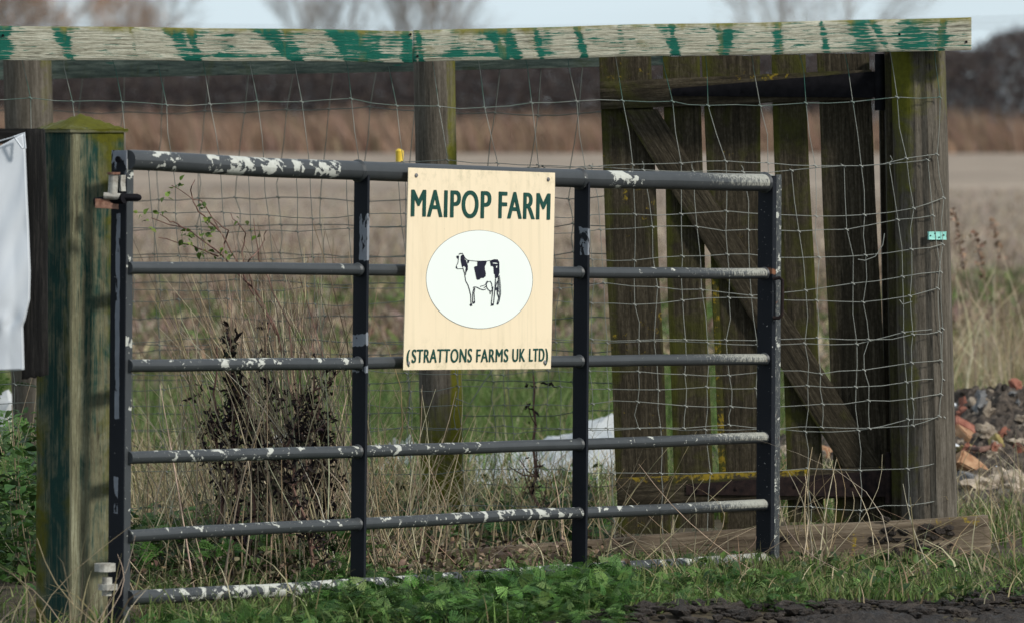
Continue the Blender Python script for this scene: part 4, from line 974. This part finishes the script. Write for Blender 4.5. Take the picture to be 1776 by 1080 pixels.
for j in range(NV + 1):
    row = []
    for i in range(NU + 1):
        u, v = i / NU, j / NV
        py = lerp(interp(u, [(0, 282), (.72, 255), (1, 232)]), interp(u, [(0, 645), (1, 641)]), v)
        xr = interp(py, [(230, 40), (262, 44), (400, 50), (470, 53), (520, 52), (555, 44), (565, 40), (640, 42)])
        px = lerp(-120, xr, u)
        p = P(px, py, 15.725)
        wv = .012 * nz(u * 2.2 + v * 1.2, v * 2.6) + .007 * nz(u * 5 + v * 6, v * 3 - u * 2, 2) - .006 * abs(nz((u + v * .4) * 5, v * 2 - u, 8)) + .012 * math.exp(-((v - .78) / .05) ** 2) * nz(u * 8, v * 7) 
        row.append(mb.vert(p + Vector((0, wv + (.01 if u > .985 else 0), 0)), (u, v, 0)))
    vi.append(row)
for j in range(NV):
    for i in range(NU): mb.f.append((vi[j][i], vi[j + 1][i], vi[j + 1][i + 1], vi[j][i + 1]))
so_ = mb.build('cover', M['canvas'], sheet)
md = so_.modifiers.new('thick', 'SOLIDIFY'); md.thickness = .0015
mb = MB(); mb.tube([P(24, 238, 15.70), P(42, 231, 15.70), P(44, 258, 15.70), P(39, 258, 15.70), P(26, 240, 15.70)], .0028, 6); mb.tube([P(-60, 262, 15.71), P(24, 238, 15.70)], .0014, 5)
mb.build('tie', M['canvas'], sheet)

# ------------------------------------------------------------------ soil heap and rubble
def heap_h(x, y):
    a = ((x - 2.25) / 1.35) ** 2 + ((y - 23.2) / 1.7) ** 2
    return .33 * math.exp(-a * 1.1) * (1 + .25 * nz(x * 2.5, y * 2.5)) + (.07 * abs(nz(x * 8, y * 8)) + .05 * abs(nz(x * 22, y * 22)) + .025 * nz(x * 55, y * 55)) * min(1, 2.5 * math.exp(-a * 1.6)) - .035
hx = np.linspace(.6, 4.2, 300); hy_ = np.linspace(21, 26, 300)
hv = np.array([[x, y, heap_h(x, y)] for y in hy_ for x in hx]); q = np.array([[j * 300 + i, j * 300 + i + 1, (j + 1) * 300 + i + 1, (j + 1) * 300 + i] for j in range(299) for i in range(299)])
tag(fast_mesh('soil_heap', hv, q, M['soil'], base=(2.25, 23.2, 0), smooth=True), 'low heap of dark crumbly soil to the right behind the fence', 'soil heap')
def on_heap(px, py):             # walk the ray until it meets the heap or ground
    for k in range(400):
        Y = 20.5 + k * .015; p = P(px, py, Y)
        if p.z <= max(heap_h(p.x, p.y), 0): return p
    return P(px, py, 23)
import bmesh
def brick_mesh(c, sx, sy, sz, rot, seed, chip=.25):
    from mathutils import Euler
    e = Euler(rot); bm = bmesh.new(); bmesh.ops.create_cube(bm, size=2); bmesh.ops.bevel(bm, geom=bm.edges[:], offset=.12, segments=2, affect='EDGES'); bmesh.ops.subdivide_edges(bm, edges=bm.edges[:], cuts=1, use_grid_fill=True)
    mb = MB(); cut = Vector((random.gauss(0, 1), random.gauss(0, 1), random.gauss(0, 1))).normalized()
    for v in bm.verts:
        p = v.co.copy(); d_ = p.dot(cut)
        if d_ > 1.0: p -= cut * (d_ - 1.0)
        p += Vector((nz(p.x * 2 + seed, p.y * 2, p.z * 2), nz(p.x * 2, p.y * 2 + seed, p.z * 2), nz(p.x * 2, p.y * 2, p.z * 2 + seed))) * chip * .5
        mb.vert(Vector(c) + e.to_matrix() @ Vector((p.x * sx, p.y * sy, p.z * sz)))
    for f in bm.faces: mb.f.append(tuple(v.index for v in f.verts))
    bm.free(); return mb
for i, (px, py, sx, sy, sz, rot, mt, lb) in enumerate([
    (1671, 742, .040, .03, .020, (.5, .5, .2), 'brick_red', 'red brick piece highest against the right fence post'),
    (1674, 760, .045, .04, .028, (.6, .3, .8), 'brick_orange', 'mustard orange brick lump below the red piece beside the post'),
    (1680, 812, .062, .05, .032, (-.5, .45, .3), 'brick_orange', 'large bright orange broken brick in front of the heap'),
    (1678, 832, .036, .03, .024, (.3, .1, 1.), 'grey_stone', 'grey stone chunk below the large orange brick'),
    (1731, 770, .026, .03, .022, (.7, .5, .5), 'brick_tan', 'small mossy tan brick lump halfway up the heap'),
    (1772, 785, .030, .03, .022, (.2, .6, .4), 'brick_red', 'pinkish red brick piece at the right edge of the photo'),
    (1357, 752, .035, .03, .030, (.3, .2, .4), 'brick_red', 'reddish brick piece seen just right of the latch stile'),
    (1436, 790, .030, .03, .026, (.4, .2, .9), 'brick_orange', 'brick piece seen in the gap between the last wooden boards')]):
    c = on_heap(px, py); mb = brick_mesh(c + Vector((0, .01, 0)), sx, sy, sz, rot, i * 5.3)
    tag(mb.build('broken_brick' if 'stone' not in mt else 'stone', M[mt]), lb, 'brick' if 'stone' not in mt else 'stone', 'broken bricks on the soil heap' if 'stone' not in mt else None)
for i, (px, py, r_, sx, lb) in enumerate([(1705, 846, .050, 1.5, 'pale knobbly concrete lump lowest in front of the heap'), (1745, 838, .060, 1.2, 'big cream concrete lump at the foot of the heap'), (1768, 850, .050, 1.2, 'cream concrete lump at the lower right corner of the heap'),
        (1720, 790, .024, 1.3, 'buff concrete lump under the mossy tan brick'), (1765, 768, .026, 1., 'pale concrete lump near the right edge above the pinkish brick'), (1355, 785, .035, .9, 'pale lump low beside the latch stile')]):
    c = on_heap(px, py); mb = rock(c, r_, sx, .9, .75, 3, .8, i * 7.7); tag(mb.build('concrete_lump', M['concrete']), lb, 'rubble', 'concrete lumps on the soil heap')
for i, (px, py, sx, sz, lb) in enumerate([(1656, 778, .022, .016, 'white china shard poking out beside the right fence post'), (1732, 814, .014, .006, 'small flat white shard right of the orange brick'), (1656, 706, .02, .012, 'white scrap at the top of the heap beside the post')]):
    c = on_heap(px, py); mb = brick_mesh(c, sx, .01, sz, (.5, .5, .2), i * 3.3); tag(mb.build('shard', M['china']), lb, 'shard', 'white shards on the soil heap')
mb = MB(); mb.tube([on_heap(1665, 780) + Vector((0, -.03, .01)), on_heap(1700, 783) + Vector((0, -.04, .01)), on_heap(1735, 778) + Vector((0, -.03, .015))], [.009, .011, .008], 7)
tag(mb.build('stick', M['redstem']), 'dark reddish stick lying across the soil heap', 'stick')
stone0 = None
for k in range(290):
    x = random.uniform(.95, 3.0); y = random.uniform(21.9, 23.6); h = heap_h(x, y)
    if h < .0: continue
    if k < 6 or stone0 is None:
        mb = rock((0, 0, 0), 1, 1.2, 1, .7, 2, .6, k * 2.2); o = mb.build('small_stone', M[['concrete', 'grey_stone', 'soil', 'brick_red', 'concrete', 'soil'][k % 6]], base=(0, 0, 0)); stone0 = (stone0 or []) + [o]
    else:
        o = random.choice(stone0).copy(); COL.objects.link(o)
    s_ = random.uniform(.006, .014) * random.choice((1, 1, 1.8)); o.scale = (s_, s_, s_); o.location = (x, y, h + s_ * .4); o.rotation_euler = (random.random() * 6, random.random() * 6, random.random() * 6)
    tag(o, 'one of the many thumb sized stones scattered over the dark soil heap', 'stone', 'small stones on the soil heap')

big0 = []
for k in range(60):
    x = random.uniform(1.25, 2.5); y = random.uniform(21.75, 23.2); h = max(heap_h(x, y), 0)
    if k < 6:
        mb = rock((0, 0, 0), 1, 1.25, 1, .75, 3, .8, 40 + k * 3.1); o = mb.build('rubble_lump', M[['concrete', 'grey_stone', 'concrete', 'brick_tan', 'grey_stone', 'brick_red'][k]], base=(0, 0, 0)); big0.append(o)
    else:
        o = random.choice(big0).copy(); COL.objects.link(o)
    s_ = random.uniform(.016, .032); o.scale = (s_, s_, s_); o.location = (x, y, h + s_ * .2); o.rotation_euler = (random.random() * 6, random.random() * 6, random.random() * 6)
    tag(o, 'one of the rough fist sized rubble lumps lying about the soil heap', 'rubble', 'rubble lumps on the soil heap')

# ------------------------------------------------------------------ plastic sheeting on the ground
def crumple(px0, px1, Y0, Y1, zf, seed, lb, py_top):
    mb = MB(); NU, NV = 70, 44; rows_ = []
    for j in range(NV + 1):
        row = []
        for i in range(NU + 1):
            u, v = i / NU, j / NV; Y = lerp(Y0, Y1, v) + .1 * nz(u * 4, seed); x = (lerp(px0, px1, u) - 888) / F * Y + .05 * nz(v * 5, seed, 3)
            e = min(u, 1 - u, v, 1 - v) * 6
            rid = 1 - abs(nz(u * 3.5 + seed, v * 2.5)) * 2.4
            z = zf * interp(u, py_top) * min(1, e * 2) * (.45 + .35 * rid * v + .3 * v) + .012 * nz(u * 14, v * 12, seed) + .006 * nz(u * 40, v * 30) + .015
            row.append(mb.vert((x, Y, z)))
        rows_.append(row)
    for j in range(NV):
        for i in range(NU): mb.f.append((rows_[j][i], rows_[j][i + 1], rows_[j + 1][i + 1], rows_[j + 1][i]))
    tag(mb.build('plastic_sheet', M['plastic']), lb, 'plastic sheet', 'plastic sheeting dumped in the grass')
crumple(800, 1085, 21.6, 23.6, .18, 1., 'large crumpled white plastic sheet in the grass beside the wooden gate', [(0, .3), (.4, .5), (.66, .8), (.78, 1.05), (1, 1.15)])
crumple(640, 720, 22.6, 23.4, .14, 6., 'small crumpled white plastic scrap left of the middle fence post', [(0, .6), (1, 1)])
crumple(470, 540, 22.6, 23.4, .16, 9., 'white plastic scrap half hidden behind the dead plants', [(0, .8), (1, 1)])
mb = rock(P(12, 735, 22.5), .07, .8, .6, 1.5, 3, .35, 4.); tag(mb.build('white_sack', M['plastic']), 'white sack glimpsed at the left edge behind the fence', 'sack')
mb = MB(); p = P(693, 281, 21.2); mb.tube([p, P(693, 262, 21.2), P(694, 259, 21.2)], [.013, .014, .007], 12); 
tag(mb.build('marker', M['yellow']), 'small yellow plastic cap on the rear wire just above the top gate bar', 'marker')

# ------------------------------------------------------------------ dead dock plants, stalks, sapling
def bent(p0, p1, n=7, w_=.02, s_=0.):
    return [p0.lerp(p1, i / n) + Vector((nz(i * .8, s_), nz(i * .8, s_, 5), 0)) * w_ * (i > 0) for i in range(n + 1)]
def dead_plant(pxb, pxt, pyt, Y, nl, lb):
    root = thing('dead_plant', gnd(pxb, Y, 0), lb, 'plant', 'dead leafy plants behind the metal gate')
    p0 = gnd(pxb, Y, 0); p1 = P(pxt, pyt, Y); path = bent(p0, p1, 10, .03, pxb * .1)
    mb = MB(); mb.tube(path, [.0065 - .0004 * i for i in range(11)], 6)
    pos = []
    for k in range(9):
        i = random.randint(2, 9); a = path[i]; e = a + Vector((random.gauss(0, .045), random.gauss(0, .04), random.uniform(.03, .10)))
        mb.tube([a, a.lerp(e, .5) + Vector((0, 0, -.01)), e], [.003, .002, .0015], 4)
        for _ in range(nl // 14): pos.append(a.lerp(e, random.uniform(.2, 1)))
    mb.build('stem', M['redstem'], root)
    cl = []
    for _ in range(max(6, nl // 9)):
        t_ = random.random() ** .8 * 9.9; i = int(t_); cl.append(path[i].lerp(path[min(i + 1, 10)], t_ - i) + Vector((random.gauss(0, .022), random.gauss(0, .02), random.gauss(0, .012))))
    cl += random.choices(pos, k=len(cl) // 2)
    while len(pos) < nl * 1.5: pos.append(random.choice(cl))
    pos = np.array([tuple(p) for p in pos]) + rng.normal(0, .008, (len(pos), 3)) * np.array([1, 1, 1.8]); m_ = len(pos)
    tv = btv.copy(); tv[:, 0] *= .5; tv[:, 2] += .25 * np.sin(tv[:, 1] * 9) * .5 + .3 * np.abs(tv[:, 0])
    V_ = scatter(tv, btq, pos, rng.uniform(.010, .034, m_), rng.uniform(0, 6.28, m_), rng.normal(-1.2, .8, m_), rng.uniform(0, 6.28, m_), pick(m_, [(.022, .016, .017), (.04, .028, .026), (.09, .065, .05), (.05, .055, .03)], .3, [.5, .28, .12, .1]))
    fast_mesh('leaves', V_[0], V_[1], M['dead'], V_[2], base=tuple(parent_base(root)), parent=root)
for a in ((405, 398, 570, 17.3, 260, 'tallest blackened dead plant between the gatepost and first gate upright'), (385, 372, 600, 17.5, 130, 'thin dark dead plant left of the tallest blackened one'),
          (440, 432, 655, 17.2, 230, 'thick dark dead plant with curled leaves below the middle gate bars'), (468, 462, 555, 17.6, 200, 'dead plant with small dark seed clusters rising above the third bar'),
          (500, 520, 690, 17.2, 200, 'shorter brown dead plant left of the first gate upright'), (545, 500, 760, 17.0, 170, 'low brown dead plant at the foot of the first gate upright'), (575, 560, 700, 17.4, 260, 'brown dead plant standing right against the first gate upright'), (530, 545, 640, 17.6, 150, 'tall sparse dead plant between the thick dark one and the gate upright'),
          (930, 925, 650, 19.2, 26, 'small dark seedling plant showing under the sign')): dead_plant(*a)
# fans of old stalks
parts = []
def stalks(n, pxb, sb, pyb_Y, pxt, st, pyt, sp, cols, wd=(.003, .006)):
    Vs, Qs, Cs = [], [], []
    mbv = []
    for k in range(n):
        Y = random.uniform(*pyb_Y); a = gnd(random.gauss(pxb, sb), Y, 0); b2 = P(random.gauss(pxt, st), random.gauss(pyt, sp), Y + random.gauss(0, .1))
        w_ = random.uniform(*wd) / 2; N = 6; c = pick(1, cols, .2)[0]; curve = random.gauss(0, .05)
        for i in range(N + 1):
            t_ = i / N; p = a.lerp(b2, t_) + Vector((curve * math.sin(t_ * 3.1), 0, curve * .3 * math.sin(t_ * 3.1))); ww = w_ * (1 - .65 * t_)
            Vs += [(p.x - ww, p.y, p.z), (p.x, p.y - ww, p.z), (p.x + ww, p.y, p.z), (p.x, p.y + ww, p.z)]; Cs += [c] * 4
            if i < N:
                o = len(Vs) - 4
                for j in range(4): Qs.append((o + j, o + (j + 1) % 4, o + 4 + (j + 1) % 4, o + 4 + j))
    return np.array(Vs), np.array(Qs), np.array(Cs)
SC = [(.42, .35, .23), (.30, .24, .15), (.50, .43, .30), (.23, .18, .11)]
parts += [stalks(60, 530, 60, (17.1, 18.3), 430, 90, 455, 45, [(.20, .14, .10), (.30, .24, .17), (.12, .085, .06)], (.002, .0042)), stalks(70, 480, 110, (17.0, 18.4), 450, 120, 560, 70, [(.26, .21, .15), (.34, .28, .21), (.18, .14, .095)], (.002, .004)), stalks(70, 560, 45, (17.0, 18.3), 400, 70, 560, 70, SC), stalks(45, 590, 35, (17.0, 18.2), 520, 60, 560, 80, SC), stalks(60, 430, 110, (16.8, 18.3), 430, 110, 720, 80, SC), stalks(45, 700, 40, (17.6, 18.4), 700, 110, 740, 70, SC),
          stalks(30, 300, 60, (16.8, 18), 270, 80, 760, 70, SC), stalks(16, 960, 60, (17.8, 18.5), 1010, 90, 860, 60, SC), stalks(60, 1720, 60, (26, 31), 1710, 50, 520, 60, SC, (.005, .011)), stalks(24, 1150, 120, (17.6, 18.4), 1180, 150, 840, 70, SC), stalks(12, 1410, 20, (18.2, 18.5), 1415, 30, 810, 30, SC),
          stalks(16, 1560, 120, (17.6, 18.4), 1600, 150, 880, 60, SC), stalks(12, 60, 80, (15.0, 15.6), 90, 110, 960, 60, SC, (.003, .005)), stalks(26, 30, 30, (17, 19), 30, 40, 740, 60, SC), stalks(60, 560, 50, (17, 18), 570, 70, 830, 50, SC, (.002, .005))]
V1 = join(parts); tag(fast_mesh('dry_stalks', *V1[:2], M['dead'], V1[2]), 'tangle of tall pale dead weed stalks leaning behind the metal gate', 'stalks', kind='stuff')
# sapling with first leaves
sp = thing('sapling', gnd(545, 17.9, 0), 'thin budding sapling with tiny green leaves arching up left behind the gate', 'sapling')
BRN = [[(545, 940), (520, 740), (482, 580), (440, 500), (385, 445), (330, 400), (262, 378)], [(482, 580), (420, 470), (380, 400), (350, 350), (298, 322)], [(385, 445), (395, 400), (365, 375)], [(440, 500), (420, 440), (425, 405), (400, 370)],
       [(330, 400), (300, 385), (278, 372)], [(380, 400), (345, 368), (330, 330), (338, 312)], [(520, 740), (500, 560), (450, 450), (440, 380)], [(380, 445), (330, 425), (275, 412)], [(545, 800), (560, 620), (520, 480)], [(420, 470), (450, 430), (462, 400)]]
lp = []
for k, br in enumerate(BRN):
    mb = MB(); pts = []
    for i in range(len(br) - 1):
        for s_ in range(4):
            t_ = s_ / 4; px = lerp(br[i][0], br[i + 1][0], t_) + random.gauss(0, 1.2); py = lerp(br[i][1], br[i + 1][1], t_) + random.gauss(0, 1.2); pts.append(P(px, py, 17.9 + .1 * nz(k * 3., i + t_)))
    pts.append(P(*br[-1], 17.9)); r0 = .0055 if k == 0 else .0028
    mb.tube(pts, [lerp(r0, .0012, i / (len(pts) - 1)) for i in range(len(pts))], 5, seam=False); mb.build('branch' if k else 'stem', M['redstem'], sp)
for px, py, nn in ((307, 323, 3), (295, 340, 2), (366, 402, 6), (360, 384, 3), (330, 402, 4), (317, 420, 4), (348, 437, 5), (380, 442, 3), (275, 365, 2), (245, 366, 2), (425, 380, 2), (350, 360, 3), (262, 390, 2), (398, 452, 2), (350, 415, 4), (440, 402, 2)):
    for _ in range(nn): lp.append(tuple(P(px + random.gauss(0, 5), py + random.gauss(0, 4), 17.87)))
lp = np.array(lp + lp); lp += rng.normal(0, .005, lp.shape); m_ = len(lp)
V_ = scatter(btv, btq, lp, rng.uniform(.012, .024, m_), rng.uniform(0, 6.28, m_), rng.normal(-.9, .6, m_), rng.uniform(0, 6.28, m_), pick(m_, [(.12, .20, .03), (.20, .27, .06), (.08, .13, .03)], .2))
fast_mesh('leaves', V_[0], V_[1], M['leaf'], V_[2], base=tuple(parent_base(sp)), parent=sp)
# reed-like seed heads standing right of the fence
for i, (pxb, pxt, pyt, Y, lb) in enumerate([(1690, 1652, 365, 26, 'tallest drooping dry reed immediately right of the fence'), (1712, 1690, 400, 27, 'dry reed with a brown plume second from the fence'), (1735, 1722, 380, 30, 'thin dry reed standing nearer the right edge')]):
    r0 = thing('dry_reed', gnd(pxb, Y, 0), lb, 'reed', 'dry reeds right of the fence'); a = gnd(pxb, Y, 0); b2 = P(pxt, pyt, Y)
    mb = MB(); path = [a.lerp(b2, k / 8) + Vector((.04 * math.sin(k / 8 * 3.1), 0, 0)) for k in range(9)]; mb.tube(path, [.004 - .0003 * k for k in range(9)], 5, seam=False); mb.build('stem', M['stem'], r0)
    m_ = 60; pp = np.array([tuple(path[6].lerp(path[8], t_)) for t_ in rng.uniform(0, 1, m_)]) + rng.normal(0, .007, (m_, 3))
    V_ = scatter(btv, btq, pp, rng.uniform(.012, .028, m_), rng.uniform(0, 6.28, m_), rng.normal(-1.1, .4, m_), rng.uniform(0, 6.28, m_), pick(m_, [(.20, .12, .08), (.32, .22, .15)], .2)); fast_mesh('plume', V_[0], V_[1], M['dead'], V_[2], base=tuple(parent_base(r0)), parent=r0)
